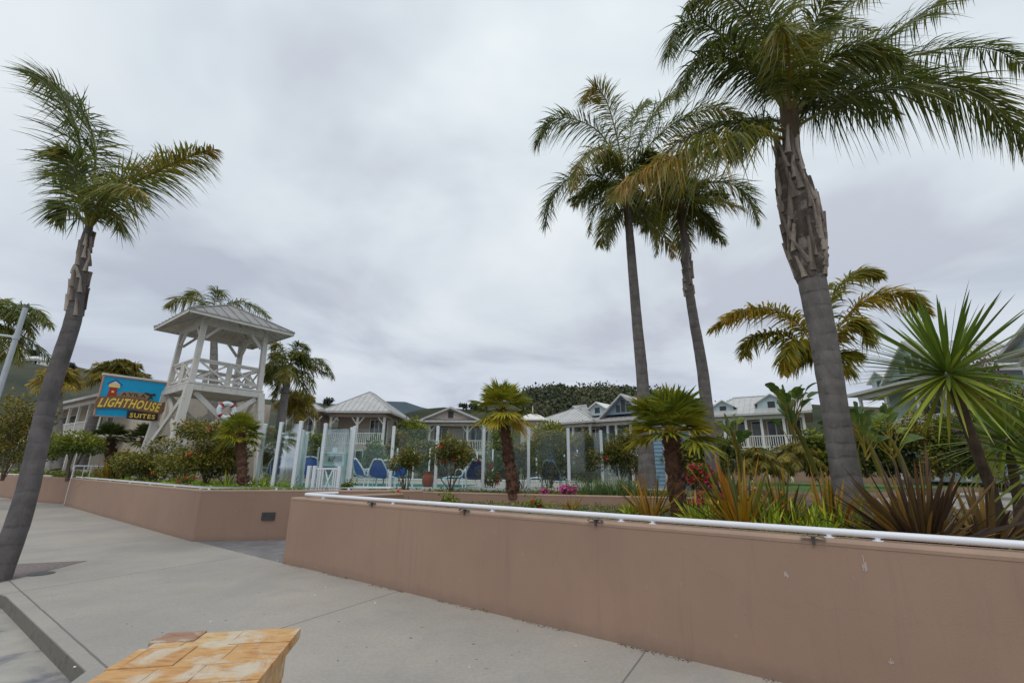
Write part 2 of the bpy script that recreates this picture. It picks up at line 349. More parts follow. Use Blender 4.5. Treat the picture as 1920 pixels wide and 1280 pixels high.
M['kerb'] = plain('kerb_concrete', (0.40, 0.385, 0.365), 0.85, 0.15, 3, 0.3, 70, dirt=((0.16, 0.145, 0.13), 4, 0.56, 0.5))
M['kerbface'] = plain('dark_kerb_face', (0.17, 0.16, 0.135), 0.9, 0.25, 5, 0.4, 50, dirt=((0.06, 0.055, 0.05), 5, 0.5, 0.6))  # darker concrete for the kerb's vertical faces
def streetmat():
    m, t, b = newmat('street'); n = noise(t, 1.3, 6, 0.6, dist=0.5)
    r = ramp(t, [(0.36, (0.13, 0.14, 0.17)), (0.50, (0.36, 0.34, 0.31)), (0.66, (0.46, 0.43, 0.38))]); t.links.new(n.outputs[0], r.inputs[0])
    n2 = noise(t, 60, 5, 0.8); mr = N('ShaderNodeMapRange', t); mr.inputs['To Min'].default_value = 0.7; mr.inputs['To Max'].default_value = 1.3; t.links.new(n2.outputs[0], mr.inputs['Value'])
    c = mixc(t, 1.0, r.outputs[0], mr.outputs[0], 'MULTIPLY'); t.links.new(c, b.inputs['Base Color']); b.inputs['Roughness'].default_value = 0.95
    bump(t, b, n2.outputs[0], 0.5, 0.01); return m
M['street'] = streetmat()
def flagstone():
    m, t, b = newmat('flagstone'); L = t.links.new
    a = N('ShaderNodeAttribute', t); a.attribute_name = 'tint'
    r = ramp(t, [(0.0, (0.34, 0.20, 0.13)), (0.25, (0.50, 0.25, 0.09)), (0.5, (0.58, 0.32, 0.115)), (0.8, (0.62, 0.42, 0.20)), (1.0, (0.62, 0.54, 0.38))]); L(a.outputs['Fac'], r.inputs[0])
    n = noise(t, 11, 7, 0.65, stretch=(1, 3.2, 1), dist=0.4); r2 = ramp(t, [(0.36, (0.78, 0.66, 0.55)), (0.5, (1, 1, 1)), (0.66, (1.08, 1.15, 1.3))]); L(n.outputs[0], r2.inputs[0])
    c = mixc(t, 1.0, r.outputs[0], r2.outputs[0], 'MULTIPLY')
    n3 = noise(t, 5, 7, 0.68, dist=0.8); m3 = N('ShaderNodeMapRange', t); m3.inputs['From Min'].default_value = 0.50; m3.inputs['From Max'].default_value = 0.62; m3.inputs['To Max'].default_value = 0.75
    L(n3.outputs[0], m3.inputs['Value']); c = mixc(t, m3.outputs[0], c, (0.60, 0.56, 0.46))
    L(c, b.inputs['Base Color']); b.inputs['Roughness'].default_value = 0.62
    n4 = noise(t, 30, 6, 0.7); bump(t, b, n4.outputs[0], 0.5, 0.006); return m
M['flag'] = flagstone(); M['grout'] = plain('tan_grout', (0.40, 0.32, 0.22), 0.9, 0.15, 8)
def trunkmat(name, c1, c2, ring=26, ringc=(0.05, 0.045, 0.045)):
    m, t, b = newmat(name); L = t.links.new
    n = noise(t, 5, 6, 0.65, stretch=(1, 1, 0.5)); r = ramp(t, [(0.32, c1), (0.68, c2)]); L(n.outputs[0], r.inputs[0])
    tc = N('ShaderNodeTexCoord', t); sp = N('ShaderNodeSeparateXYZ', t); L(tc.outputs['Object'], sp.inputs[0])
    w = noise(t, 1.3, 4, 0.6); ad = N('ShaderNodeMath', t, operation='MULTIPLY_ADD'); L(w.outputs[0], ad.inputs[0]); ad.inputs[1].default_value = 0.32; L(sp.outputs[2], ad.inputs[2])
    sn = N('ShaderNodeMath', t, operation='MULTIPLY'); L(ad.outputs[0], sn.inputs[0]); sn.inputs[1].default_value = ring
    si = N('ShaderNodeMath', t, operation='SINE'); L(sn.outputs[0], si.inputs[0])
    mr = N('ShaderNodeMapRange', t); mr.inputs['From Min'].default_value = 0.80; mr.inputs['From Max'].default_value = 1.0; L(si.outputs[0], mr.inputs['Value'])
    n2 = noise(t, 4, 3, 0.6); m2 = N('ShaderNodeMapRange', t); m2.inputs['From Min'].default_value = 0.42; m2.inputs['From Max'].default_value = 0.65; m2.inputs['To Max'].default_value = 0.75; L(n2.outputs[0], m2.inputs['Value'])
    mu = N('ShaderNodeMath', t, operation='MULTIPLY'); L(mr.outputs[0], mu.inputs[0]); L(m2.outputs[0], mu.inputs[1])
    n6 = noise(t, 40, 5, 0.7, stretch=(1, 1, 0.2)); m6 = N('ShaderNodeMapRange', t); m6.inputs['To Min'].default_value = 0.75; m6.inputs['To Max'].default_value = 1.25; L(n6.outputs[0], m6.inputs['Value'])
    c = mixc(t, mu.outputs[0], mixc(t, 1.0, r.outputs[0], m6.outputs[0], 'MULTIPLY'), ringc); L(c, b.inputs['Base Color']); b.inputs['Roughness'].default_value = 0.85
    sb = N('ShaderNodeMath', t, operation='MULTIPLY_ADD'); L(si.outputs[0], sb.inputs[0]); sb.inputs[1].default_value = -0.35; L(n6.outputs[0], sb.inputs[2]); bump(t, b, sb.outputs[0], 0.5, 0.02); return m
M['trunk'] = trunkmat('palm_trunk_grey', (0.105, 0.095, 0.09), (0.19, 0.172, 0.162))
M['trunkl'] = trunkmat('palm_trunk_left', (0.075, 0.068, 0.068), (0.135, 0.122, 0.122))
M['trunk2'] = trunkmat('palm_trunk_far', (0.15, 0.14, 0.135), (0.25, 0.23, 0.21), 14)
def bootmat():
    m, t, b = newmat('old_frond_base'); n = noise(t, 3.5, 7, 0.7, stretch=(1, 1, 0.22), dist=0.5)
    r = ramp(t, [(0.34, (0.040, 0.030, 0.024)), (0.45, (0.17, 0.14, 0.12)), (0.60, (0.42, 0.375, 0.335))]); t.links.new(n.outputs[0], r.inputs[0])
    a = N('ShaderNodeAttribute', t); a.attribute_name = 'tint'; r2 = ramp(t, [(0, (0.35, 0.3, 0.27)), (1, (1.35, 1.3, 1.25))]); t.links.new(a.outputs['Fac'], r2.inputs[0])
    t.links.new(mixc(t, 1.0, r.outputs[0], r2.outputs[0], 'MULTIPLY'), b.inputs['Base Color']); b.inputs['Roughness'].default_value = 0.9
    n2 = noise(t, 25, 5, 0.7, stretch=(1, 1, 0.2)); bump(t, b, n2.outputs[0], 0.6, 0.02); return m
M['boot'] = bootmat()
M['fibre'] = plain('trunk_fibre', (0.075, 0.058, 0.048), 0.95, 0.6, 5, 0.9, 30, stretch=(1, 1, 0.2), dirt=((0.26, 0.23, 0.21), 3.5, 0.52, 0.8))
M['shaft'] = plain('crown_shaft_sheath', (0.11, 0.075, 0.035), 0.7, 0.4, 6, 0.5, 30, stretch=(1, 1, 0.25))
M['shag'] = plain('shaggy_trunk', (0.13, 0.065, 0.04), 0.95, 0.5, 14, 0.9, 45)

G_ = lambda *c: tuple(c)
M['frond'] = leafmat('palm_leaf', [(0, G_(0.016, 0.028, 0.008)), (0.35, G_(0.045, 0.072, 0.014)), (0.6, G_(0.105, 0.130, 0.020)), (0.82, G_(0.13, 0.115, 0.016)), (1, G_(0.24, 0.155, 0.028))], 0.36, 0.38, spec=0.6)
M['frondgold'] = leafmat('palm_leaf_gold', [(0, G_(0.028, 0.045, 0.008)), (0.35, G_(0.085, 0.10, 0.012)), (0.6, G_(0.16, 0.15, 0.014)), (1, G_(0.32, 0.21, 0.02))], 0.45)
M['fan'] = leafmat('fan_palm_leaf', [(0, G_(0.03, 0.05, 0.008)), (0.4, G_(0.085, 0.125, 0.016)), (0.7, G_(0.20, 0.20, 0.02)), (1, G_(0.42, 0.32, 0.04))], 0.25)
M['yucca'] = leafmat('sword_leaf_green', [(0, G_(0.03, 0.055, 0.014)), (0.4, G_(0.085, 0.14, 0.022)), (0.75, G_(0.23, 0.27, 0.045)), (1, G_(0.45, 0.42, 0.10))], 0.22, 0.4)
M['flaxo'] = leafmat('flax_orange_leaf', [(0, G_(0.07, 0.09, 0.015)), (0.3, G_(0.22, 0.19, 0.02)), (0.55, G_(0.48, 0.26, 0.02)), (0.8, G_(0.42, 0.13, 0.03)), (1, G_(0.62, 0.42, 0.10))], 0.3, 0.45)
M['flaxb'] = leafmat('flax_bronze_leaf', [(0, G_(0.045, 0.03, 0.022)), (0.4, G_(0.10, 0.06, 0.035)), (0.7, G_(0.19, 0.12, 0.045)), (1, G_(0.42, 0.24, 0.04))], 0.2, 0.45)
M['strap'] = leafmat('strap_leaf', [(0, G_(0.04, 0.08, 0.008)), (0.5, G_(0.11, 0.20, 0.018)), (0.8, G_(0.24, 0.33, 0.03)), (1, G_(0.45, 0.42, 0.06))], 0.3, 0.45)
M['hib'] = leafmat('shrub_leaf', [(0, G_(0.016, 0.024, 0.006)), (0.4, G_(0.055, 0.07, 0.012)), (0.75, G_(0.15, 0.145, 0.02)), (1, G_(0.30, 0.20, 0.045))], 0.2)
M['green'] = leafmat('bright_shrub_leaf', [(0, G_(0.02, 0.035, 0.007)), (0.5, G_(0.07, 0.11, 0.014)), (1, G_(0.21, 0.22, 0.025))], 0.2)
M['dark'] = leafmat('dark_shrub_leaf', [(0, G_(0.010, 0.018, 0.005)), (0.5, G_(0.034, 0.052, 0.012)), (1, G_(0.11, 0.125, 0.022))], 0.15)
M['olive'] = leafmat('olive_leaf', [(0, G_(0.03, 0.04, 0.012)), (0.5, G_(0.085, 0.09, 0.016)), (1, G_(0.26, 0.20, 0.03))], 0.2)
M['lav'] = leafmat('grey_green_leaf', [(0, G_(0.03, 0.06, 0.03)), (0.5, G_(0.06, 0.12, 0.05)), (1, G_(0.15, 0.22, 0.09))], 0.2)
M['paddle'] = leafmat('paddle_leaf', [(0, G_(0.02, 0.045, 0.015)), (0.5, G_(0.06, 0.11, 0.025)), (0.8, G_(0.16, 0.20, 0.03)), (1, G_(0.35, 0.27, 0.04))], 0.25, 0.4)
M['red'] = leafmat('red_petal', [(0, G_(0.35, 0.01, 0.01)), (1, G_(0.65, 0.04, 0.03))], 0.3)
M['crimson'] = leafmat('crimson_bract', [(0, G_(0.38, 0.005, 0.03)), (1, G_(0.75, 0.03, 0.10))], 0.3)
M['pink'] = leafmat('pink_petal', [(0, G_(0.55, 0.03, 0.25)), (1, G_(0.80, 0.16, 0.50))], 0.3)
M['purple'] = leafmat('purple_bract', [(0, G_(0.16, 0.03, 0.12)), (1, G_(0.38, 0.10, 0.30))], 0.3)
M['whitefl'] = leafmat('white_petal', [(0, G_(0.30, 0.34, 0.25)), (1, G_(0.60, 0.60, 0.52))], 0.2)
M['hilltree'] = leafmat('hill_tree_leaf', [(0, G_(0.020, 0.030, 0.022)), (0.5, G_(0.052, 0.066, 0.038)), (1, G_(0.13, 0.135, 0.065))], 0.0, 0.9)
def hillmat(name, stops, sc_=0.03):
    m, t, b = newmat(name); n = noise(t, sc_, 8, 0.65); r = ramp(t, stops); t.links.new(n.outputs[0], r.inputs[0])
    t.links.new(r.outputs[0], b.inputs['Base Color']); b.inputs['Roughness'].default_value = 0.98; b.inputs['Specular IOR Level'].default_value = 0.1; return m
M['hill'] = hillmat('hillside', [(0.36, (0.022, 0.030, 0.016)), (0.5, (0.045, 0.052, 0.028)), (0.62, (0.085, 0.075, 0.045)), (0.7, (0.05, 0.06, 0.03))])
M['hillL'] = hillmat('scrub_hillside', [(0.36, (0.045, 0.055, 0.042)), (0.55, (0.075, 0.08, 0.055)), (0.7, (0.10, 0.095, 0.065))])
M['mount'] = hillmat('far_mountain', [(0.35, (0.06, 0.09, 0.115)), (0.65, (0.085, 0.11, 0.125))], 0.01)  # distance haze is mixed into this blue-grey colour
M['ground'] = plain('open_ground', (0.14, 0.12, 0.08), 0.95, 0.3, 0.1)
def water():
    m, t, b = newmat('pool_water'); b.inputs['Base Color'].default_value = (0.05, 0.42, 0.42, 1); b.inputs['Roughness'].default_value = 0.12
    n = noise(t, 3, 3); bump(t, b, n.outputs[0], 0.2, 0.02); return m
M['water'] = water()

# ------------------------------------------------------------------ plant builders
def norm(a): return a / (np.linalg.norm(a, axis=-1, keepdims=True) + 1e-9)
def bez(pts, n):
    """smooth curve through 3-6 points (Catmull-Rom)"""
    p = np.array([tuple(q) for q in pts], float)
    p = np.vstack([2 * p[0] - p[1], p, 2 * p[-1] - p[-2]])
    out = []; m = len(p) - 3
    ts = np.linspace(0, m - 1e-6, n)
    for t in ts:
        i = int(t); f = t - i; a, b, c, d = p[i:i + 4]
        out.append(0.5 * ((2 * b) + (c - a) * f + (2 * a - 5 * b + 4 * c - d) * f * f + (3 * b - a - 3 * c + d) * f ** 3))
    return np.array(out)
def ribbons(mb, base, dirs, length, width, droop, segs=4, tint=None, wref=None, fold=0.0, bend=None, prof=None, gravity=(0, 0, -1)):
    """many tapering leaf ribbons; base,dirs (n,3); length,width,droop (n,)"""
    n = len(base); t = np.linspace(0, 1, segs + 1)
    length = np.broadcast_to(length, (n,)); width = np.broadcast_to(width, (n,)); droop = np.broadcast_to(droop, (n,))
    dirs = norm(dirs); g = np.array(gravity, float)
    c = base[:, None] + dirs[:, None] * (length[:, None] * t)[..., None] + g * (droop * length)[:, None, None] * (t ** 2)[None, :, None]
    if bend is not None: c = c + bend[:, None] * (length[:, None] * t ** 2)[..., None]
    T = norm(np.gradient(c, axis=1))
    if wref is None: wref = rng.standard_normal((n, 3))
    W = norm(np.cross(T, np.broadcast_to(wref[:, None], T.shape)))
    pr = (np.interp(t, [0, 0.15, 0.5, 1], [0.45, 0.9, 1.0, 0.06]) if prof is None else np.interp(t, *prof))
    w = (width[:, None] * pr[None])[..., None] * 0.5
    tint = rng.random(n) if tint is None else np.broadcast_to(tint, (n,))
    if fold > 0:
        Nn = np.cross(W, T); P_ = np.stack([c - W * w + Nn * w * fold, c, c + W * w + Nn * w * fold], 2); k = 3
    else:
        P_ = np.stack([c - W * w, c + W * w], 2); k = 2
    R = segs + 1; v = P_.reshape(-1, 3)
    i = np.arange(n)[:, None, None] * R * k; r = np.arange(segs)[None, :, None] * k; q = np.arange(k - 1)[None, None, :]
    a = i + r + q; f = np.stack([a, a + 1, a + k + 1, a + k], -1).reshape(-1, 4)
    mb.add(v, f, np.repeat(tint, segs * (k - 1)))
def feather(mb, ctrl, nl=80, L=0.6, w=0.03, droop=0.5, tint=0.4, tvar=0.25, start=0.14, plume=0.5, r0=0.03, gold=0.0, segs=4, fwd=0.55, blow=(0, 0, 0)):
    """one feather frond: midrib plus two ranks of drooping leaflets"""
    nl = int(nl * 1.95); m = 28; c = bez(ctrl, m); T = norm(np.gradient(c, axis=0))
    mb.tube(c, np.linspace(r0, r0 * 0.15, m), 5, min(1, tint + 0.32))
    s = np.linspace(start, 0.995, nl); s = np.concatenate([s, s + rng.normal(0, 0.004, nl)]).clip(start * 0.8, 1)
    side = np.concatenate([np.ones(nl), -np.ones(nl)]); idx = s * (m - 1)
    B = np.stack([np.interp(idx, np.arange(m), c[:, k]) for k in range(3)], -1)
    TT = norm(np.stack([np.interp(idx, np.arange(m), T[:, k]) for k in range(3)], -1))
    h = c[-1] - c[0]; hz = np.array([h[0], h[1], 0.0]); S0 = norm(np.cross(hz, (0, 0, 1.0)))
    S = norm(S0 - TT * (TT @ S0)[:, None]); Nn = norm(np.cross(S, TT)); Nn *= np.sign(Nn[:, 2:3] + 1e-6)
    ph = rng.normal(0.1, plume, len(s)); f = fwd + 0.5 * s + rng.normal(0, 0.08, len(s))
    d = TT * f[:, None] + S * (side * np.cos(ph))[:, None] + Nn * np.sin(ph)[:, None] + np.array(blow)
    ln = 1.2 * L * (0.55 + 0.5 * np.sin(np.pi * np.clip(s, 0, 1) ** 0.85)) * (1 - 0.55 * s ** 5) * rng.uniform(0.75, 1.15, len(s))
    tt = np.clip(tint + .06 + rng.normal(0, tvar * 0.6, len(s)) + gold * s ** 1.5, 0, 1)
    dr = droop * (0.7 + 0.6 * rng.random(len(s)))
    ribbons(mb, B, d, ln, w * rng.uniform(0.7, 1.2, len(s)), dr, segs, tt, wref=Nn + rng.normal(0, 0.5, (len(s), 3)))
def arc(c, az, el, L, sag, n=5):
    """arching midrib from c: leaves at azimuth az, elevation el, bends down by sag"""
    d = np.array([math.cos(az) * math.cos(el), math.sin(az) * math.cos(el), math.sin(el)]); t = np.linspace(0, 1, n)
    return [np.array(c) + d * L * q + np.array([0, 0, -sag * L]) * q ** 2.2 for q in t]
def trunk_mb(pts, rad, n=20, rows=60, jit=0.012, rings=0.0):
    p = bez(pts, rows); r = np.interp(np.linspace(0, 1, rows), np.linspace(0, 1, len(rad)), rad)
    if rings: r = r * (1 + rings * (np.arange(rows) % 3 == 0))
    b = MB(); b.tube(p, r, n, 0.5, jit=jit); return b
def boots(path, rad, n, L=0.6, w=0.16, flare=0.10, seed=1, s1=1.0):
    """overlapping cut frond bases wrapped round the upper trunk, following its path and girth"""
    q = np.random.default_rng(seed); b = MB(); path = np.array([tuple(p) for p in path]); tt = np.linspace(0, 1, len(path)); tr = np.linspace(0, 1, len(rad)); H = np.linalg.norm(path[-1] - path[0])
    at_ = lambda s: np.array([np.interp(s, tt, path[:, k]) for k in range(3)])
    for k in range(n):
        s = k / n * s1; a = k * 2.4 + q.normal(0, 0.25); LL = L * q.uniform(0.7, 1.2); fl = flare * q.uniform(0.1, 1.0); dr = q.normal(0, .35)
        rows = []
        for i, t in enumerate(np.linspace(0, 1, 9)):
            ss = min(1.25, s + t * LL / H); base = at_(min(ss, 1)); ax = norm(at_(min(1, s + .1)) - at_(max(0, s - .05))); X = norm(np.cross(ax, (0, 1.0, 0.1))); Y = np.cross(ax, X)
            if ss > 1: base = base + ax * (ss - 1) * H
            r = np.interp(min(ss, 1), tr, rad); aa = a + dr * t ; ra = X * math.cos(aa) + Y * math.sin(aa); ta = -X * math.sin(aa) + Y * math.cos(aa)
            ww = w * (1 - 0.70 * t ** .7) * (1 + .04 * q.normal()); ce = base + ra * (r + .005 + fl * t ** 2.2)
            rows.append([ce - ta * ww * .5 - ra * .045, ce - ta * ww * .32 + ra * .012, ce + ra * .03, ce + ta * ww * .32 + ra * .012, ce + ta * ww * .5 - ra * .045, ce - ra * .05])
        b.grid(rows, q.uniform(0.15, 0.8), closed=True, caps=True)
    return b
def blobs(n_leaf, centers, radii, size, flat=0.0, hollow=0.55):
    """leaf positions scattered in the outer part of several ellipsoids"""
    k = len(centers); which = rng.integers(0, k, n_leaf); C = np.array(centers, float)[which]; Rr = np.array(radii, float)[which]
    d = norm(rng.standard_normal((n_leaf, 3))); r = hollow + (1 - hollow) * rng.random(n_leaf) ** 0.6
    r = r * (1 + 0.12 * rng.standard_normal(n_leaf)); return C + d * Rr * r[:, None], d
def leaves(mb, pos, out, size, tint=None, aspect=2.0):
    n = len(pos); a = norm(out * 0.6 + rng.standard_normal((n, 3)) * 0.8); w = norm(np.cross(a, rng.standard_normal((n, 3))))
    L = size * rng.uniform(0.6, 1.3, n)[:, None]; W = L / aspect; nn = np.cross(a, w)
    v = np.stack([pos, pos + a * L * .5 + w * W * .5 + nn * W * .15, pos + a * L, pos + a * L * .5 - w * W * .5 + nn * W * .15], 1)
    f = np.arange(n)[:, None] * 4 + np.arange(4); t = rng.random(n) if tint is None else tint
    mb.add(v.reshape(-1, 3), f, t)
def stems(mb, base, tips, r=0.015):
    for t in tips:
        m = (np.array(base) + np.array(t)) / 2 + rng.normal(0, 0.06, 3); b0 = np.array(base) + rng.normal(0, 0.06, 3) * (1, 1, 0)
        mb.tube(bez([b0, m, t], 6), np.linspace(r, r * .4, 6), 5)
def shrub(name, label, base, W, Dp, H, mat='hib', n=2600, leaf=0.085, lobes=9, z0=0.12, flower=None, nf=0, fs=0.09, cat='shrub', group=None, seed=0, stem=True):
    global rng
    rng = np.random.default_rng(seed + 101); base = np.array(tuple(base)); o = empty(name, base, label, cat, group)
    cs, rs = [], []
    for i in range(lobes):
        a = rng.uniform(0, 6.28); q = rng.random() ** 0.6; z = rng.uniform(z0 + 0.16, 0.86)
        sh = math.sin(math.pi * min(1, 0.25 + z * 0.62)); cs.append((math.cos(a) * q * W * .36 * sh, math.sin(a) * q * Dp * .36 * sh, z * H))
        rs.append((W * rng.uniform(.16, .27), Dp * rng.uniform(.16, .27), H * rng.uniform(.12, .20)))
    b = MB(); pos, out = blobs(n, cs, rs, leaf, hollow=0.35); keep = pos[:, 2] > z0 * H * .5; pos, out = pos[keep], out[keep]
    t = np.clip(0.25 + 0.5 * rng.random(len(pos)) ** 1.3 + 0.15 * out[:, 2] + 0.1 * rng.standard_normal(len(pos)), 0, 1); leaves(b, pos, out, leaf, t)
    # loose outer shoots
    k = max(6, lobes); tips = np.array(cs)[rng.integers(0, lobes, k)] + norm(rng.standard_normal((k, 3)) + (0, 0, .5)) * np.array((W, Dp, H)) * .2
    for tp in tips:
        pp = tp + rng.normal(0, 0.06, (14, 3)) + np.linspace(-.5, .5, 14)[:, None] * norm(tp) * H * .25; leaves(b, pp, norm(pp), leaf, rng.uniform(.3, .9, 14))
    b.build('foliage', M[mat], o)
    if stem:
        s = MB(); stems(s, (0, 0, -.05), np.array(cs)[:7], 0.02); s.build('stem', M['bark'], o)
    if flower:
        f = MB(); pos, out = blobs(nf, cs, np.array(rs) * 1.02, fs, hollow=0.92); single = nf <= 26 and fs >= .08
        pos = pos + norm(out + (0, -.8, .2)) * 0.03
        for p, d in zip(pos, out):
            d = norm(d + (0, -.7, .2)); pts = np.repeat(p[None], 5, 0); a = np.linspace(0, 6.28, 6)[:5]; x = norm(np.cross(d, (0, 0, 1.0))); y = np.cross(d, x)
            dr = x[None] * np.cos(a)[:, None] + y[None] * np.sin(a)[:, None] + d * .5
            ribbons(f, pts, dr, fs * .55, fs * .5, 0.1, 2, rng.random(5), wref=np.repeat(d[None], 5, 0), prof=([0, .5, 1], [.3, 1, .5]))
            if single: f.build('flower', M[flower], o); f = MB()
        if not single: f.build('flowers', M[flower], o)
    return o
def swordclump(name, label, base, n, L, w, mat, spread=1.0, droop=0.35, cat='plant', group=None, seed=0, tint=(0, 1), r=0.12, segs=7, fold=0.35, minel=15, part='leaf_blades', lean=(0, 0, 0)):
    global rng
    rng = np.random.default_rng(seed + 900); o = empty(name, base, label, cat, group); b = MB()
    az = rng.uniform(0, 6.283, n); el = np.radians(90 - (90 - minel) * rng.random(n) ** 0.8 * spread)
    d = np.stack([np.cos(az) * np.cos(el), np.sin(az) * np.cos(el), np.sin(el)], -1) + np.array(lean); p = np.stack([np.cos(az), np.sin(az), 0 * az], -1) * r * rng.random(n)[:, None]
    ln = L * rng.uniform(.4, 1.12, n); d = norm(d + rng.normal(0, .07, d.shape)); ribbons(b, p, d, ln, w * rng.uniform(.7, 1.2, n), droop * np.cos(el) * rng.uniform(.2, 1.3, n) * np.where(rng.random(n) < .15, 2.6, 1.0), segs, rng.uniform(tint[0], tint[1], n), wref=np.repeat([[0, 0, 1.0]], n, 0) + rng.normal(0, .35, (n, 3)), fold=fold, prof=([0, .1, .55, .85, 1], [.6, .8, 1, .6, .03]))
    b.build(part, M[mat], o); return o
def fanleaf(mb, c, d, Lp, R, n=22, tint=.4, up=None, span=2.5, drooptip=.25, mbstem=None):
    """one palmate leaf: stalk then pleated blades radiating in a fan"""
    d = norm(np.array(d)); c = np.array(c); hub = c + d * Lp + np.array([0, 0, -.10 * Lp]); (mbstem or mb).tube([c, (c + hub) / 2 + (0, 0, .03 * Lp), hub], [.014, .011, .008], 4, min(1, tint + .25))
    side = norm(np.cross(d, (0, 0, 1.0))); nn = norm(np.cross(side, d)) if up is None else up
    a = np.linspace(-span / 1, span / 1, n) * .5 * 1.0 * 1.15
    dirs = d[None] * np.cos(a)[:, None] + side[None] * np.sin(a)[:, None] + nn[None] * (.12 * np.cos(np.arange(n) * np.pi))[:, None] * .4
    ln = R * (0.80 + .2 * np.cos(a * .8)) * rng.uniform(.92, 1.06, n); w = R * 1.0 * span / n
    ribbons(mb, np.repeat(hub[None], n, 0), dirs, ln, w, drooptip * rng.uniform(.5, 1.5, n), 6, np.clip(tint + rng.normal(0, .08, n), 0, 1), wref=np.repeat(nn[None], n, 0), fold=.45, prof=([0, .2, .5, .7, 1], [.2, .6, 1, .6, .03]))
def fanpalm(name, label, base, top, r0, r1, R, nl, mat='fan', seed=0, Lp=.45, gold=.15, group=None, shag=True, split=True, drop=-35):
    global rng
    rng = np.random.default_rng(seed + 300); base = np.array(tuple(base)); top = np.array(tuple(top)); o = empty(name, base, label, 'palm tree', group); T = top - base; H = np.linalg.norm(T)
    mid = T * .5 + rng.normal(0, .03, 3) * (1, 1, 0)
    b = MB(); b.tube(bez([(0, 0, -.1), mid, T], 24), np.linspace(r0, r1, 24) * (1 + .06 * rng.standard_normal(24)), 12, .4, jit=.05); ax = norm(T)
    X = norm(np.cross(ax, (0, 1, .1))); Y = np.cross(ax, X); k = int(H * r0 * 900) + 60; s = rng.random(k); a = rng.uniform(0, 6.283, k); rr = r0 + (r1 - r0) * s
    q = X[None] * np.cos(a)[:, None] + Y[None] * np.sin(a)[:, None]; ce = T[None] * s[:, None] + q * rr[:, None] * .92
    if shag: ribbons(b, ce, q * .8 + ax * 1.0, r0 * .75, r0 * .38, .0, 2, rng.random(k), wref=q, prof=([0, .5, 1], [1, .8, .3]))
    b.build('trunk', M['shag'], o)
    for i in range(nl):
        el = math.radians(84 + (drop - 84) * ((i + .5) / nl) ** 1.25) + rng.normal(0, .08); az = i * 2.39996 + rng.normal(0, .15)
        d = np.array([math.cos(az) * math.cos(el), math.sin(az) * math.cos(el), math.sin(el)]); lf = MB(); tt = .35 + .25 * rng.random() + (gold if i > nl * .75 else 0)
        fanleaf(lf, T, d, Lp * rng.uniform(.7, 1.1), R * rng.uniform(.8, 1.05), 20, tt); 
        if split: lf.build('frond', M[mat], o)
        else:
            if i == 0: big = MB()
            off = big.n
            for v_, f_, t_ in zip(lf.v, lf.f, lf.t): pass
            n0 = big.n; big.v += lf.v; big.f += [f + n0 for f in lf.f]; big.t += lf.t; big.n += lf.n
    if not split: big.build('crown', M[mat], o)
    return o
def queenpalm(name, label, tpts, rads, crown, fronds, rand=0, L=2.6, leafL=.5, leafw=.026, nl=70, mat='frond', tint=.38, gold=.2, seed=0, tmat='trunk', group=None, split=True, droop=.55, bootspec=None, shaft=None, bulge=None, elr=(75, -25), sag=.45, rseg=4, fr0=.028, azc=None):
    """trunk through tpts, explicit midribs in fronds, then rand more all round"""
    global rng
    rng = np.random.default_rng(seed + 500); base = np.array(tuple(tpts[0])); o = empty(name, base, label, 'palm tree', group); tp = [np.array(tuple(p)) - base for p in tpts]; c = np.array(tuple(crown)) - base
    b = trunk_mb(tp, rads); b.build('trunk', M[tmat], o, smooth=True)
    if bulge:
        bp_ = bez([np.array(tuple(P(u, v, bulge[1]))) - base for u, v in bulge[0]], 40); rr_ = np.interp(np.linspace(0, 1, 40), np.linspace(0, 1, len(bulge[2])), bulge[2]); g = MB(); g.tube(bp_, rr_, 26, .25, jit=.045); g.build('fibrous_sheath', M['fibre'], o, smooth=True)
    if bootspec:
        pa_, ra_, n, bl, bw, fl = bootspec; boots([np.array(tuple(p)) - base for p in pa_], ra_, n, bl, bw, fl, seed + 1).build('old_frond_bases', M['boot'], o, smooth=True)
    if shaft:
        s = MB(); q0 = np.array(tuple(shaft[0])) - base; q1 = np.array(tuple(shaft[1])) - base; s.tube(bez([q0, (q0 + q1) / 2, q1], 8), np.linspace(shaft[2], shaft[3], 8), 14, .5, jit=.04); s.build('crown_shaft', M['shaft'], o, smooth=True)
    allc = MB(); k = 0
    specs = [([np.array(tuple(p)) - base for p in f[0]], f[1] if len(f) > 1 else {}) for f in fronds]
    for i in range(rand):
        el = math.radians(elr[0] + (elr[1] - elr[0]) * (i + .5) / rand + rng.normal(0, 5)); az = i * 2.39996 + seed + rng.normal(0, .2)
        if azc is not None: az = azc[0] + azc[1] * math.sin(i * 2.1 + seed)
        specs.append((arc(c, az, el, L * rng.uniform(.8, 1.1), sag * rng.uniform(.7, 1.2)), {}))
    for ctrl, kw in specs:
        k_ = dict(nl=nl, L=leafL, w=leafw, droop=droop, tint=tint + rng.normal(0, .05), gold=gold * rng.random(), segs=rseg, r0=fr0); k_.update(kw)
        f = MB() if split else allc
        feather(f, ctrl, **k_)
        if split: f.build('frond', M[mat], o)
    if not split: allc.build('crown', M[mat], o)
    return o

# ================================================================== SETTING: ground, paving, walls
V2 = lambda x, y: Vector((x, y, 0))
W0 = V2(-3.974, 8.729); dF = V2(.806, -.592).normalized(); bF = V2(.592, .806).normalized()      # long front wall
A0 = V2(-7.085, 10.99); A1 = V2(-18.7, 20.26); dA = (A1 - A0).normalized(); bA = V2(-dA.y, dA.x) * -1
if bA.y < 0: bA = -bA
B1 = V2(-21.0, 21.6); B2 = V2(-26.2, 24.75); B3 = V2(-52, 41)

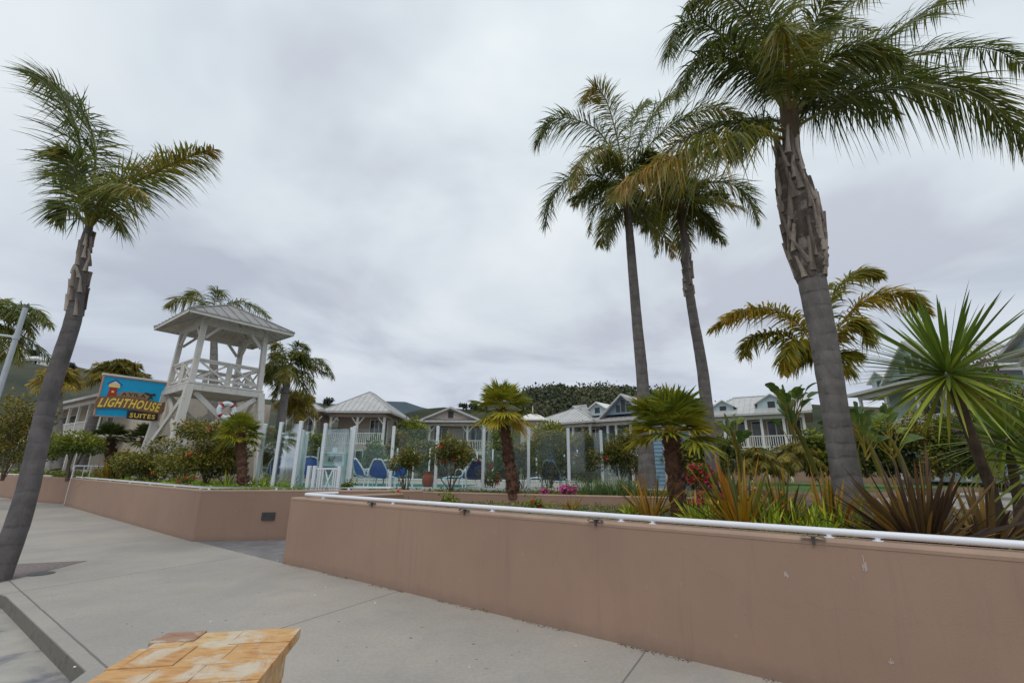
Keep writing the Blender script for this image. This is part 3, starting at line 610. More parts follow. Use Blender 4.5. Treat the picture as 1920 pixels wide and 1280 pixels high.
g = MB(); n_ = 60
xs = np.linspace(-3000, 3000, 25); ys = np.linspace(-3000, 3000, 25); X_, Y_ = np.meshgrid(xs, ys)
g.grid(np.stack([X_, Y_, 0 * X_ - 0.35], -1)[::-1]); struct('ground', g, M['ground'])
g = MB(); g.prism([(-60, -12), (14, -12), (14, -5), (-3, 9), (-8, 20), (-60, 60)], -.30, -.15); struct('street', g, M['street'])
K1 = G(11, 1116); K2 = G(162, 1257); K3 = G(122, 1287)
g = MB()
g.prism([(K1.x, K1.y), (K2.x, K2.y), (K3.x, K3.y), (-4.6, 2.4), (-4.9, -8), (13.5, -8), (13.5, -4), (-3, 9.5), (-1.5, 12.2), (-7, 12.2), (-19, 22), (-55, 47), (-58, 38), (-7.3, 6.9)], -.29, 0)
struct('sidewalk', g, M['concrete'])
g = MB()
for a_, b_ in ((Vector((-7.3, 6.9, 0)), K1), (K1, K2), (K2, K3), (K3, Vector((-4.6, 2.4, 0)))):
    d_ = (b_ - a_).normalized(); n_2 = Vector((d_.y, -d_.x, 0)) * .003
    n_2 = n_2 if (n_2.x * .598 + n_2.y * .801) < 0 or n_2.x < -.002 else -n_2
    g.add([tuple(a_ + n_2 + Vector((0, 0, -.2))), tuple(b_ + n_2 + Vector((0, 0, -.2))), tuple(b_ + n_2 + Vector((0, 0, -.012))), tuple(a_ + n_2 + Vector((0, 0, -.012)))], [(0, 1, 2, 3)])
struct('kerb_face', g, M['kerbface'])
g = MB(); g.prism([(-7.02, 11.02), (-5.0, 11.45), (-2.0, 12.1), (-1.6, 11.4), (-3.80, 8.80), (-3.985, 8.735)], -.1, .004); struct('recess_paving', g, M['slate'])
g = MB(); q = [G(164, 1051), G(2, 1092), G(-60, 1100), G(-80, 1060), G(25, 1057)]; g.prism([(p.x, p.y) for p in q], -.1, .004); struct('paver_strip', g, M['rust'])
g = MB(); q = G(10, 1078); g.tube([(q.x + .42, q.y + .12, -.02), (q.x + .42, q.y + .12, .008)], [.16, .16], 16); struct('path_hole', g, M['darkmetal'])

# raised planting behind the walls
g = MB(); g.prism([tuple((W0 + bF * .15 + dF * .15)[:2]), (9.0, -0.9), (60, -30), (60, 60), (-1.0, 15.6), (-4.1, 13.4), (-2.9, 11.9), (-3.2, 10.4)], -.3, .76); struct('planting_bed', g, M['mulch'])
g = MB()
back = [(-140, 90), (-140, 170), (150, 170), (150, 33), (9.9, 33), (9.9, 19.2), (5.0, 11.95), (-4.7, 14.35), (-4.7, 12.4), (-5.2, 11.5), tuple((A0 + bA * .1)[:2]), tuple((A1 + bA * .1 + dA * -.1)[:2]), (-19.3, 21.5), (-20.9, 21.7), tuple((B2 + V2(.2, .2))[:2]), (-52, 41.3)]
g.prism(back, -.3, .95); struct('garden_terrace', g, M['mulch'])
g = MB(); q = [(-11.0, 18.0), (-6.6, 14.9), (1.5, 15.0), (6.5, 17.5), (6.5, 30), (-13.5, 30)]; g.prism(q, .5, .975); struct('pool_deck', g, M['terrace'])
g = MB(); g.prism([(-8.7, 16.9), (-2.0, 16.7), (-1.4, 21), (-9.4, 21)], .5, .985); struct('pool_water', g, M['water'])
def uv(l, z): return [tuple(G(u, v, z)[:2]) for u, v in l]
g = MB(); g.prism([(9.8, 13), (13, 12), (30, 16), (60, 20), (60, 34), (9.85, 34)], .3, .768); struct('driveway', g, M['drive'])
lawn = uv([(1398, 907), (1412, 914), (1450, 919.5), (1510, 923), (1575, 924), (1680, 919), (1800, 914), (1960, 912)], 1.0) + [(48, 26), (45, 34), (13, 36)]
g = MB(); g.prism(lawn, .3, .985); struct('lawn_kerb', g, M['stucco_cap'])
c_ = np.mean(np.array(lawn), 0); g = MB(); g.prism([tuple(c_ + (np.array(p) - c_) * (1 - .25 / max(1, np.linalg.norm(np.array(p) - c_)))) for p in lawn], .4, 1.0)
struct('lawn', g, M['grass'])
RW = [P(1370, 884, 36), P(1460, 886, 34), P(1700, 889, 30), P(2000, 893, 26.5)]
g = MB(); pts = [(p.x, p.y) for p in RW]; g.prism([(x, y + .1) for x, y in pts] + [(60, 60), (8, 60)], .5, 1.58); struct('upper_garden_bed', g, M['mulch'])

def wallrun(name, label, pts, z0, z1, th=.26, cap=True, thru=None, group=None):
    """plastered wall along a polyline, thickness to the left of travel, rounded top edge"""
    o = empty(name, (pts[0][0], pts[0][1], z0), label, 'wall', group); off = Vector((pts[0][0], pts[0][1], z0))
    L = [Vector((p[0], p[1], 0)) for p in pts]; rows = []
    for i, p in enumerate(L):
        d0 = (L[i] - L[i - 1]).normalized() if i else (L[1] - L[0]).normalized(); d1 = (L[i + 1] - L[i]).normalized() if i < len(L) - 1 else d0
        n0 = Vector((-d0.y, d0.x, 0)); n1 = Vector((-d1.y, d1.x, 0)); m = (n0 + n1).normalized(); m = m / max(.3, m.dot(n0)); rows.append((p, m))
    def sweep(prof):
        return [[(p + m * a - off + Vector((0, 0, z))) for a, z in prof] for p, m in rows]
    b = MB(); b.grid([[tuple(q) for q in r] for r in sweep([(0, z0 - .2), (0, z1 - .045), (th, z1 - .045), (th, z0 - .2)])], closed=True, caps=True); b.build('wall_body', M['stucco'], o)
    if cap:
        pr = [(-.004, z1 - .047), (-.006, z1 - .022), (.010, z1 - .005), (.03, z1), (th - .03, z1), (th - .01, z1 - .005), (th + .006, z1 - .022), (th + .004, z1 - .047)]
        b = MB(); b.grid([[tuple(q) for q in r] for r in sweep(pr)], closed=True, caps=True); b.build('cap', M['stucco_cap'], o, smooth=False)
    return o
def rev(l): return l[::-1]
wA = wallrun('retaining_wall', 'long brown plastered retaining wall in front, nearest the stone pier', [tuple((W0 + bF * 2.4)[:2]), tuple((W0)[:2]), tuple((W0 + dF * 14)[:2])], 0, 1.095)
wB = wallrun('retaining_wall', 'brown plastered retaining wall below the lookout tower, with a black vent', [tuple(A1[:2]), tuple(A0[:2]), (-5.184, 11.39), (-2.2, 12.02)], 0, 1.095)
wC = wallrun('retaining_wall', 'far brown plastered wall behind the leaning palm trunk at the pavement bend', [tuple(B3[:2]), tuple(B2[:2]), tuple(B1[:2]), (-18.85, 20.75)], 0, 1.095)
wD = wallrun('planter_wall', 'low brown planter wall in front of the glass pool fence', [(-4.75, 14.22), (-.03, 12.83), (4.95, 11.75), (5.5, 11.95), (9.75, 19.1)], .6, 1.0, .22)
wE = wallrun('garden_wall', 'low brown garden wall behind the lawn below the far hotel wing', [tuple(p[:2]) for p in RW], 1.0, 1.66, .25)
v = MB(); va = Vector((-5.62, 11.295, .52)); dd = V2(1.9, .4).normalized(); nn_ = V2(dd.y, -dd.x)
a_, b_ = va - dd * .14, va + dd * .14; offB = Vector(wB.location)
v.beam(tuple(a_ + nn_ * .012 - offB), tuple(b_ + nn_ * .012 - offB), .03, .17, .2)
vo = v.build('vent', M['darkmetal'], wB); f = MB()
for k in range(5): f.beam(tuple(a_ + nn_ * .03 - offB + Vector((0, 0, -.07 + k * .035))), tuple(b_ + nn_ * .03 - offB + Vector((0, 0, -.07 + k * .035))), .012, .008)
f.build('louver', M['darkmetal'], vo)

def along(a, d, u, v=950):
    r = ray(u, v); # a + s d = t r (xy)
    det = d.x * -r.y + r.x * d.y; s = (-a.x * -r.y + -r.x * a.y) / det if abs(det) > 1e-9 else 0
    return s
def rail(name, label, pts, z, us, ds, r=.028, pr=.02, zb=1.09, extra=()):
    """pipe rail on short posts"""
    off = Vector((pts[0][0], pts[0][1], zb)); o = empty(name, off, label, 'railing')
    b = MB(); b.tube(bez([Vector((p[0], p[1], z)) - off for p in pts], 60) if len(pts) > 3 else [Vector((p[0], p[1], z)) - off for p in pts], r, 12); b.build('handrail', M['white_pipe'], o, smooth=True)
    for p in us:
        b = MB(); q = Vector((p[0], p[1], zb)) - off; b.tube([q - Vector((0, 0, .03)), q + Vector((0, 0, z - zb))], pr, 10)
        b.tube([q + Vector((0, 0, -.0)), q + Vector((0, 0, .012))], [pr * 2, pr * 1.9], 10); b.build('post', M['white_pipe'], o, smooth=False)
    return o
RF = W0 + bF * .14; z_r = 1.142
us = [RF + dF * along(RF, dF, u) for u in (605, 737, 924, 1164, 1222, 1634, 1700)][:6]; us += [RF + dF * 8.1, RF + bF * .55 + dF * .05, W0 + bF * .75 + dF * .14]
Lr = W0 + bF * .85 + dF * .14
rail('pipe_railing', 'white pipe railing along the top of the long front wall', [Lr, W0 + bF * .55 + dF * .14, W0 + bF * .2 + dF * .17, W0 + bF * .14 + dF * .35, RF + dF * .9, RF + dF * 3, RF + dF * 6, RF + dF * 10, RF + dF * 13.5], z_r, us, 0)
RA = A0 + bA * .14
us = [RA + dA * along(RA, dA, u) for u in (370, 321, 273, 234, 196, 168, 140)]; dR = V2(1.9, .4).normalized(); bR = V2(-dR.y, dR.x)
us += [A0 + bR * .14 + dR * .1, A0 + bR * .14 + dR * 1.55, A0 + bR * .14 + dR * 3.2]
rail('pipe_railing', 'white pipe railing on the wall below the lookout tower', [A1 + bA * .14 - dA * .1, RA + dA * .12, A0 + bR * .14 + dR * 4.2], z_r, us, 0, r=.025)
us = [B2 + (B1 - B2) * t + V2(.08, .12) for t in (.1, .4, .7, .95)] + [B2 + (B3 - B2) * t + V2(.08, .12) for t in (.08, .16, .3, .5, .8)] + [V2(-20.0, 22.0)]
rail('pipe_railing', 'white pipe railing on the far wall behind the leaning palm', [B3 + V2(.08, .12), B2 + V2(.08, .12), B1 + V2(.03, .14), V2(-18.9, 22.32)][:3], z_r, us[:9], 0, r=.028)

# skate stoppers straddling the wall edge: little grey gull-like brackets
st = empty('skate_stopper', (0, 0, 0), 'small grey bird-shaped bracket on the front wall edge, closest to the pipe railing bend', 'bracket', 'grey brackets on the front wall edge')
b = MB(); b.box(-.010, .010, -.022, -.006, -.048, .006); b.box(-.012, .012, -.035, .05, .001, .014)
for s in (-1, 1):
    b.grid([[(s * x, y - .02, z + .008) for y in (-.02, .02)] for x, z in ((.0, .004), (.035, .016), (.07, .006), (.088, -.004))], .5)
    b.grid([[(s * x, y - .02, z + .002) for y in (.02, -.02)] for x, z in ((.0, .004), (.035, .016), (.07, .006), (.088, -.004))], .5)
b.build('bracket_body', M['darkmetal'], st)
for k, (u_, lab) in enumerate(((697, None), (872, 'flattened grey bracket on the front wall edge, second from the wall corner'), (1117, 'small grey bird-shaped bracket on the front wall edge, third from the wall corner'), (1517, 'small grey bird-shaped bracket on the front wall edge, left of the tall palm'))):
    o = st if k == 0 else copy_tree(st); p = W0 + dF * along(W0, dF, u_, 960); o.location = (p.x, p.y, 1.095); o.rotation_euler = (0, 0, math.atan2(dF.y, dF.x))
    if lab: o['label'] = lab
for k, (u_, z_, L_) in enumerate(((1621, .93, .055), (1472, .80, .035), (1637, .30, .02))):
    p = W0 + dF * along(W0, dF, u_, 1060) - bF * .0025; b = MB(); rg = np.random.default_rng(k)
    for q in range(5): b.box((q - 2) * .006 - .0022, (q - 2) * .006 + .0022, -.001, .001, -L_ * rg.uniform(.3, 1), L_ * rg.uniform(0, 1) * (1.4 if q == 2 else .5))
    o = b.build('scuff_mark', M['chip'], wA); o.matrix_parent_inverse = Matrix(); o.location = Vector((p.x, p.y, z_)) - Vector(wA.location); o.rotation_euler = (0, 0, math.atan2(dF.y, dF.x))

# stair handrail at the end of the left wall
e = A1 + dA * .8 + V2(.05, .15); o = empty('stair_handrail', (e.x, e.y, 0), 'white handrail with bars beside the steps, left of the tower garden', 'railing')
d_ = V2(.93, .36).normalized(); b = MB(); b.tube([(0, 0, 0), (0, 0, 1.6)], .035, 10); b.build('post', M['white_pipe'], o); b = MB(); b.tube([(0, 0, 1.6), tuple(d_ * 1.9 + Vector((0, 0, 1.58)))], .035, 10); b.build('top_rail', M['white_pipe'], o)
for k in range(5): b = MB(); q = d_ * (.35 + k * .24); b.tube([(q.x, q.y, .9), (q.x, q.y, 1.58)], .018, 6); b.build('baluster', M['white_pipe'], o)

# ================================================================== foreground stone pier
zt = .80; c4 = [G(566, 1176, zt), G(312, 1187, zt), G(176, 1280, zt), G(485, 1280, zt)]
ex = (c4[1] - c4[0]).normalized(); ey = Vector((-ex.y, ex.x, 0)); ey = ey if ey.y < 0 else -ey     # ex to the left, ey toward the viewer
o = empty('stone_pier', (c4[0].x, c4[0].y, 0), 'low pier topped with orange flagstones in the foreground', 'stone pier')
def S(i, j, z): p = ex * i + ey * j; return (p.x, p.y, z)
Wd, Dp = .655, 1.35
def slabpoly(mb, pts, z0, z1, tint): 
    mb.prism([S(i, j, 0)[:2] for i, j in pts], z0, z1, tint)
rg = np.random.default_rng(4); st_ = MB()
edge = [0.0, .19, .37, .56, Wd]; ys_ = [0, .20, .43, .62, .85, 1.08, Dp]
for r in range(6):
    sh = rg.uniform(-.05, .05); xs_ = [0] + [x + sh + rg.uniform(-.02, .02) for x in edge[1:-1]] + [Wd]
    if r % 2 == 0: xs_ = [xs_[0], xs_[1] * 1.18, xs_[2] * 1.12, Wd]
    for k in range(len(xs_) - 1):
        x0, x1 = xs_[k] + .003, xs_[k + 1] - .003; y0, y1 = ys_[r] + .003, ys_[r + 1] - .003; j = lambda: rg.uniform(-.006, .006)
        if k == len(xs_) - 2: x1 -= (.03 if r == 0 else rg.uniform(-.015, .02))
        slabpoly(st_, [(x0, y0 + j()), ((x0 + x1) / 2, y0 + j() * .5), (x1, y0 + j()), (x1 + j(), (y0 + y1) / 2), (x1 + j(), y1), (x0, y1 + j())], .757, zt + rg.uniform(-.003, .002), [.5, .4, .6, .35, .75, .45, .9, .55, .6, .5][int(rg.integers(0, 10))])
slabpoly(st_, [(Wd - .20, -.006), (Wd - .03, .0), (Wd - .005, .1), (Wd - .01, .14), (Wd - .20, .13)], .757, zt + .004, .02)
st_.build('flagstone_top', M['flag'], o)
b = MB(); slabpoly(b, [(.006, .006), (Wd - .03, .006), (Wd - .02, Dp), (.006, Dp)], .75, .7965, .5); b.build('mortar_bed', M['grout'], o)
b = MB(); rg = np.random.default_rng(9)
for r in range(5):
    y = .05
    z0 = r * .15; z1 = z0 + .142 if r < 4 else .75
    while y < Dp - .05:
        y1 = min(y + rg.uniform(.12, .3), Dp - .04); slabpoly(b, [(.05 + rg.uniform(-.008, .008), y), (.3, y), (.3, y1 - .008), (.05 + rg.uniform(-.008, .008), y1 - .008)], z0, z1, rg.uniform(.1, 1)); y = y1
    x = .3
    while x < Wd - .06:
        x1 = min(x + rg.uniform(.12, .25), Wd - .05); slabpoly(b, [(x, .05), (x1 - .008, .05), (x1 - .008, .3), (x, .3)], z0, z1, rg.uniform(.1, 1)); x = x1
b.build('stone_body', M['flag'], o); b = MB(); slabpoly(b, [(.062, .062), (Wd - .07, .062), (Wd - .07, Dp - .05), (.062, Dp - .05)], -.02, .749, .5); b.build('mortar_core', M['kerb'], o)

# ================================================================== lookout tower
TC = Vector((-13.47 - .05, 20.55, 0)); ta = Vector((-.79, .613, 0)).normalized(); tb = Vector((.613, .79, 0)).normalized()
tw = empty('lookout_tower', (TC.x, TC.y, .95), 'white timber lookout tower with a hipped metal roof and crossed bracing', 'lookout tower')
def T(i, j, z): p = ta * i + tb * j; return (p.x, p.y, z - .95)
CR = ((-1, -1), (1, -1), (1, 1), (-1, 1))
for i, j in CR:
    b = MB(); b.beam(T(i * 1.75, j * 1.75, 1.0), T(i * 1.42, j * 1.42, 4.86), .27, .27, up=tuple(ta)); b.build('leg', M['towerwhite'], tw)
    b = MB(); b.box(-.25, .25, -.25, .25, 0, .16, M=Matrix.Translation(T(i * 1.77, j * 1.77, .93)) @ Matrix.Rotation(math.atan2(ta.y, ta.x), 4, 'Z')); b.build('plinth', M['plinth'], tw)
    b = MB(); b.beam(T(i * 1.36, j * 1.36, 4.98), T(i * 1.28, j * 1.28, 7.75), .2, .2, up=tuple(ta)); b.build('post', M['towerwhite'], tw)
rz_ = math.atan2(ta.y, ta.x); Mt = Matrix.Rotation(rz_, 4, 'Z')
b = MB(); b.box(-1.50, 1.50, -1.50, 1.50, 3.98, 4.06, M=Mt); b.box(-1.42, 1.42, -1.42, 1.42, 3.8, 3.978, M=Mt)
b.build('deck', M['towerwhite'], tw)
b = MB()
for s in (-1, 1): b.beam(T(-1.50, s * 1.46, 4.79), T(1.50, s * 1.46, 4.79), .1, .24); b.beam(T(s * 1.46, -1.40, 4.79), T(s * 1.46, 1.40, 4.79), .1, .24)
b.build('deck_beam', M['towerwhite'], tw)
for (p, q) in zip(CR, CR[1:] + CR[:1]):
    def E_(t, z, r=1.33): return T((p[0] + (q[0] - p[0]) * t) * r, (p[1] + (q[1] - p[1]) * t) * r, z)
    b = MB(); b.beam(E_(0.03, 6.0), E_(.97, 6.0), .12, .07); b.beam(E_(0.03, 5.92), E_(.97, 5.92), .05, .09); b.beam(E_(0.03, 5.2), E_(.97, 5.2), .05, .09); b.build('railing', M['towerwhite'], tw)
    b = MB(); b.beam(E_(.5, 5.0), E_(.5, 5.95), .16, .16); b.build('railing_post', M['towerwhite'], tw)
    b = MB()
    for a0, a1 in ((.07, .46), (.54, .93)):
        b.beam(E_(a0, 5.22), E_(a1, 5.9), .045, .08); b.beam(E_(a0, 5.9, 1.30), E_(a1, 5.22, 1.30), .04, .08)
    b.build('crossed_brace', M['towerwhite'], tw)
    b = MB(); b.beam(E_(0.02, 7.62, 1.30), E_(.98, 7.62, 1.30), .12, .22); b.build('top_beam', M['towerwhite'], tw)
    for a0, a1 in ((.05, .27), (.95, .73)): b = MB(); b.beam(E_(a0, 6.95, 1.30), E_(a1, 7.6, 1.30), .09, .11); b.build('bracket', M['towerwhite'], tw)
    for a0, a1 in ((0, 1), (1, 0)):
        k0, k1 = 1.40, 1.62; f0 = .03; b = MB()
        def F_(t, z, r): return T((p[0] + (q[0] - p[0]) * t) * r, (p[1] + (q[1] - p[1]) * t) * r, z)
        rr = .0 if a0 == 0 else -.10
        b.beam(F_(a0 + (.06 if a0 == 0 else -.06), 4.6, k0 + rr), F_(a1 + (-.03 if a1 == 1 else .03), 2.35, k1 + rr), .09, .2); b.build('diagonal_brace', M['towerwhite'], tw)
# roof
def seams(mb, poly, sp=.42, h=.035, w=.03, tint=.6, off=.0):
    p = [Vector(q) for q in poly]; n = Vector((0, 0, 0))
    for k in range(len(p)): n += p[k].cross(p[(k + 1) % len(p)])
    n.normalize(); n = n if n.z > 0 else -n
    up = (Vector((0, 0, 1)) - n * n.z).normalized(); t = n.cross(up); c0 = p[0]
    a = [(q - c0).dot(t) for q in p]; lo, hi = min(a), max(a); x = lo + sp * .5 + off
    while x < hi:
        ys = []
        for k in range(len(p)):
            q0, q1 = p[k], p[(k + 1) % len(p)]; s0, s1 = (q0 - c0).dot(t) - x, (q1 - c0).dot(t) - x
            if s0 * s1 < 0: r = q0 + (q1 - q0) * (s0 / (s0 - s1)); ys.append((r - c0).dot(up))
        if len(ys) >= 2 and max(ys) - min(ys) > .15:
            a_ = c0 + t * x + up * min(ys) + n * h * .4; b_ = c0 + t * x + up * (max(ys) - .02) + n * h * .4; mb.beam(tuple(a_), tuple(b_), w, h, tint, up=tuple(n))
        x += sp
def hip(mb, x0, x1, y0, y1, z, h, th=.14, inset=None, sp=.42, M_=None, gable_ends=(False, False), rid=.05):
    w, d = x1 - x0, y1 - y0; ins = (min(w, d) / 2) if inset is None else inset
    if w >= d: i0 = 0 if gable_ends[0] else ins; i1 = 0 if gable_ends[1] else ins; r0, r1 = Vector((x0 + i0, (y0 + y1) / 2, z + h)), Vector((x1 - i1, (y0 + y1) / 2, z + h))
    else: i0 = 0 if gable_ends[0] else ins; i1 = 0 if gable_ends[1] else ins; r0, r1 = Vector(((x0 + x1) / 2, y0 + i0, z + h)), Vector(((x0 + x1) / 2, y1 - i1, z + h))
    a, b, c, d_ = Vector((x0, y0, z)), Vector((x1, y0, z)), Vector((x1, y1, z)), Vector((x0, y1, z))
    same = (r1 - r0).length < .02
    if w >= d: F = [[a, b, r1, r0] if not same else [a, b, r0], [c, d_, r0, r1] if not same else [c, d_, r0], [b, c, r1], [d_, a, r0]]
    else: F = [[a, b, r0], [c, d_, r1], [b, c, r1, r0], [d_, a, r0, r1]]
    X = (lambda v: v) if M_ is None else (lambda v: M_ @ v)
    for k, f in enumerate(F): f = [X(v) for v in f]; mb.poly([tuple(v) for v in f], .5); seams(mb, f, sp)
    lo = Vector((0, 0, -th)); R = [a, b, c, d_]
    for k in range(4): p, q = R[k], R[(k + 1) % 4]; mb.add([tuple(X(v)) for v in (p + lo, q + lo, q, p)], [(0, 1, 2, 3)], .9)
    for p, q in ((a, r0), (b, r1), (c, r1), (d_, r0)) if w >= d else ((a, r0), (b, r0), (c, r1), (d_, r1)): mb.beam(tuple(X(p + Vector((0, 0, .02)))), tuple(X(q + Vector((0, 0, .02)))), .09, rid, .4)
    if not same: mb.beam(tuple(X(r0 + Vector((0, 0, .02)))), tuple(X(r1 + Vector((0, 0, .02)))), .12, rid, .4)
    return F
b = MB(); hip(b, -2.2, 2.2, -2.2, 2.2, 6.87, 1.25, .05, sp=.44, M_=Mt); b.build('roof', M['towerroof'], tw)
b = MB(); 
for k in range(4):
    Mk = Matrix.Rotation(rz_ + k * math.pi / 2, 4, 'Z'); b.box(-2.19, 2.19, -2.19, -2.15, 6.72, 6.865, M=Mk)
b.build('fascia', M['towerwhite'], tw)
b = MB(); ap = (0, 0, 8.02)
for k in range(4):
    Mk = Matrix.Rotation(rz_ + k * math.pi / 2, 4, 'Z'); pts = [Mk @ Vector(p) for p in ((-2.16, -2.14, 6.80), (2.16, -2.14, 6.80), (0, 0, 8.02))]; b.poly([tuple(p) for p in pts][::-1], .5)
    for x in np.linspace(-1.8, 1.8, 9): p0 = Mk @ Vector((x, -2.13, 6.77)); p1 = Mk @ Vector((x, -abs(x) - .1, 6.77 + (2.13 - abs(x) - .1) * .565)); b.beam(tuple(p0), tuple(p1), .05, .1, .5)
    b.beam(tuple(Mk @ Vector((-2.1, -2.1, 6.76))), tuple(Mk @ Vector((0, 0, 7.95))), .07, .12, .5)
b.build('rafters', M['towerwhite'], tw)
# life ring on the crossed braces
lr = empty('life_ring', TC + ta * -1.72 + tb * .02 + Vector((0, 0, 3.93)), 'white life ring with red bands hung on the lookout tower bracing', 'life ring', rz=math.atan2(tb.y, tb.x))
def torus(R, r, a0=0, a1=2 * math.pi, n=48, m=12):
    A_ = np.linspace(a0, a1, n); B_ = np.linspace(0, 2 * math.pi, m, endpoint=False); return np.stack([(R + r * np.cos(B_)[None]) * np.cos(A_)[:, None], r * .7 * np.sin(B_)[None] + 0 * A_[:, None], (R + r * np.cos(B_)[None]) * np.sin(A_)[:, None]], -1)
b = MB(); b.grid(torus(.30, .095), closed=True); b.build('ring', M['white_clean'], lr, smooth=True)
for k in range(4): b = MB(); a = k * math.pi / 2 + math.pi / 4; b.grid(torus(.30, .098, a - .17, a + .17, 8), closed=True); b.build('red_band', M['redpaint'], lr, smooth=True)

# ================================================================== the hanging sign
def flat(name, c, rough=.5): 
    return plain(name, c, rough, .06, 5)
M['sg_blue'] = flat('sign_blue', (0.0, .38, .70)); M['sg_frame'] = flat('sign_frame', (.42, .25, .18)); M['sg_tan'] = flat('sign_tan', (.34, .20, .11)); M['sg_brown'] = flat('sign_brown', (.22, .12, .07)); M['sg_dark'] = flat('sign_dark', (.035, .02, .015))
M['sg_yel'] = flat('sign_yellow', (.95, .68, .10)); M['sg_red'] = flat('sign_red', (.42, .035, .01)); M['sg_cream'] = flat('sign_cream', (.85, .66, .28)); M['sg_dblue'] = flat('sign_dark_blue', (.01, .09, .30)); M['sg_tree'] = flat('sign_tree', (.03, .035, .02))
Ls = TC + (ta - tb) * 1.42; so_ = Ls - tb * 2.19 + ta * .03
sg = empty('hanging_sign', (so_.x, so_.y, 3.52), 'carved blue hotel sign with yellow lettering beside the lookout tower', 'sign', rz=math.atan2(tb.y, tb.x))
SW, SH = 2.12, 1.66
b = MB(); b.box(0, SW, -.05, .05, .06, SH, .5); b.build('board', M['sg_blue'], sg)
b = MB()
for x0, x1, z0, z1 in ((-.04, 0, .05, SH + .04), (SW, SW + .04, .05, SH + .04), (0, SW, SH, SH + .04), (0, SW, .02, .06)): b.box(x0, x1, -.08, .07, z0, z1)
b.build('frame', M['sg_frame'], sg)
b = MB(); b.box(-.08, SW + .35, -.10, .09, SH + .05, SH + .12); b.build('hanger_beam', M['white'], sg)
def ext(mat, name, pts, y0, y1, par=sg):
    """outline in the board plane -> slab"""
    b = MB(); from mathutils.geometry import tessellate_polygon
    p = [Vector((x, 0, z)) for x, z in pts]; tr = tessellate_polygon([p]); n = len(p)
    f = [(x, y0, z) for x, z in pts]; r = [(x, y1, z) for x, z in pts]
    b.add(f, [tuple(t) for t in tr]); b.add(r, [tuple(t) for t in tr])
    for k in range(n): b.add([f[k], f[(k + 1) % n], r[(k + 1) % n], r[k]], [(0, 1, 2, 3)])
    return b.build(name, M[mat], par)
def word(text, mat, name, fit, y, bold=0.02, arch=0.0, shear=0.0, ext_=.012, rot=0.0):
    """text fitted to the rectangle x0,x1,z0,z1 on the board, letter by letter, each at its own slight relief"""
    V, Fc, adv = [], [], 0.0
    for i, ch in enumerate(text):
        cu = bpy.data.curves.new(name, 'FONT'); cu.body = ch; cu.size = 1; cu.offset = bold; cu.extrude = 0.0; cu.resolution_u = 3
        t = bpy.data.objects.new('tmp', cu); col.objects.link(t); dg = bpy.context.evaluated_depsgraph_get(); me = bpy.data.meshes.new_from_object(t.evaluated_get(dg)); bpy.data.objects.remove(t)
        co = np.zeros(len(me.vertices) * 3); me.vertices.foreach_get('co', co); co = co.reshape(-1, 3); co[:, 0] += adv - co[:, 0].min(); adv = co[:, 0].max() + .13; co[:, 2] = i % 3; n0 = sum(len(v) for v in V)
        Fc += [tuple(v + n0 for v in p.vertices) for p in me.polygons]; V.append(co); bpy.data.meshes.remove(me)
    co = np.vstack(V); mn, mxx = co.min(0), co.max(0); x0, x1, z0, z1 = fit
    sx = (co[:, 0] - mn[0]) / (mxx[0] - mn[0]); sz = (co[:, 1] - mn[1]) / (mxx[1] - mn[1])
    X = x0 + sx * (x1 - x0) + shear * (sz - .5); Z = z0 + sz * (z1 - z0) + arch * np.sin(np.pi * sx) + rot * (sx - .5)
    me = bpy.data.meshes.new(name); me.from_pydata([tuple(v) for v in np.stack([X, y - .002 * co[:, 2], Z], -1)], [], Fc); me.materials.append(M[mat]); me.update(); return obj(name, me, sg)
# lighthouse picture
ext('sg_red', 'lighthouse_picture', [(.20, .62), (.52, .62), (.50, 1.28), (.25, 1.28)], -.075, -.05)
ext('sg_cream', 'lantern_band', [(.20, 1.24), (.56, 1.24), (.56, 1.38), (.20, 1.38)], -.085, -.05); ext('sg_dblue', 'roof_outline', [(.14, 1.38), (.38, 1.58), (.64, 1.38), (.60, 1.35), (.38, 1.52), (.18, 1.35)], -.085, -.05); ext('white', 'roof_fill', [(.22, 1.385), (.38, 1.515), (.56, 1.385)], -.08, -.05)
ext('sg_cream', 'lighthouse_window', [(.33, 1.02), (.41, 1.02), (.41, 1.10), (.33, 1.10)], -.085, -.05)
ext('sg_tan', 'ribbon', [(.44, .74), (.56, .98), (.70, 1.10), (1.05, 1.14), (1.40, 1.12), (1.64, 1.02), (1.56, .86), (1.30, .90), (1.0, .92), (.70, .86)], -.10, -.05)
word('AVILA', 'sg_dark', 'lettering', (.66, 1.50, .92, 1.07), -.103, .02, .03)
ext('sg_tree', 'tree_picture', [(1.50, .72), (1.56, .95), (1.42, 1.02), (1.38, 1.12), (1.50, 1.18), (1.66, 1.14), (1.82, 1.17), (1.86, 1.08), (1.72, 1.04), (1.78, .92), (1.66, .95), (1.62, .72)], -.07, -.05)
ban = [(-.10, .36)] + [(x, .33 + .06 * math.sin(x * 2.2) + .02 * x) for x in np.linspace(.0, 2.15, 14)] + [(2.26, .44), (2.22, .86)] + [(x, .78 + .13 * math.sin((x + .2) * 1.35)) for x in np.linspace(2.1, 0, 14)] + [(-.08, .74)]
ext('sg_brown', 'name_banner', ban, -.13, -.05)
word('LIGHTHOUSE', 'sg_yel', 'lettering', (.03, 2.08, .38, .76), -.136, .030, .07, .08)
ext('sg_dark', 'lower_panel', [(1.02, .02), (1.00, .34), (1.5, .36), (2.08, .33), (2.10, .02), (1.9, -.02), (1.3, .0)], -.11, -.05)
word('SUITES', 'sg_yel', 'lettering', (1.10, 1.98, .07, .26), -.114, .02, .0)

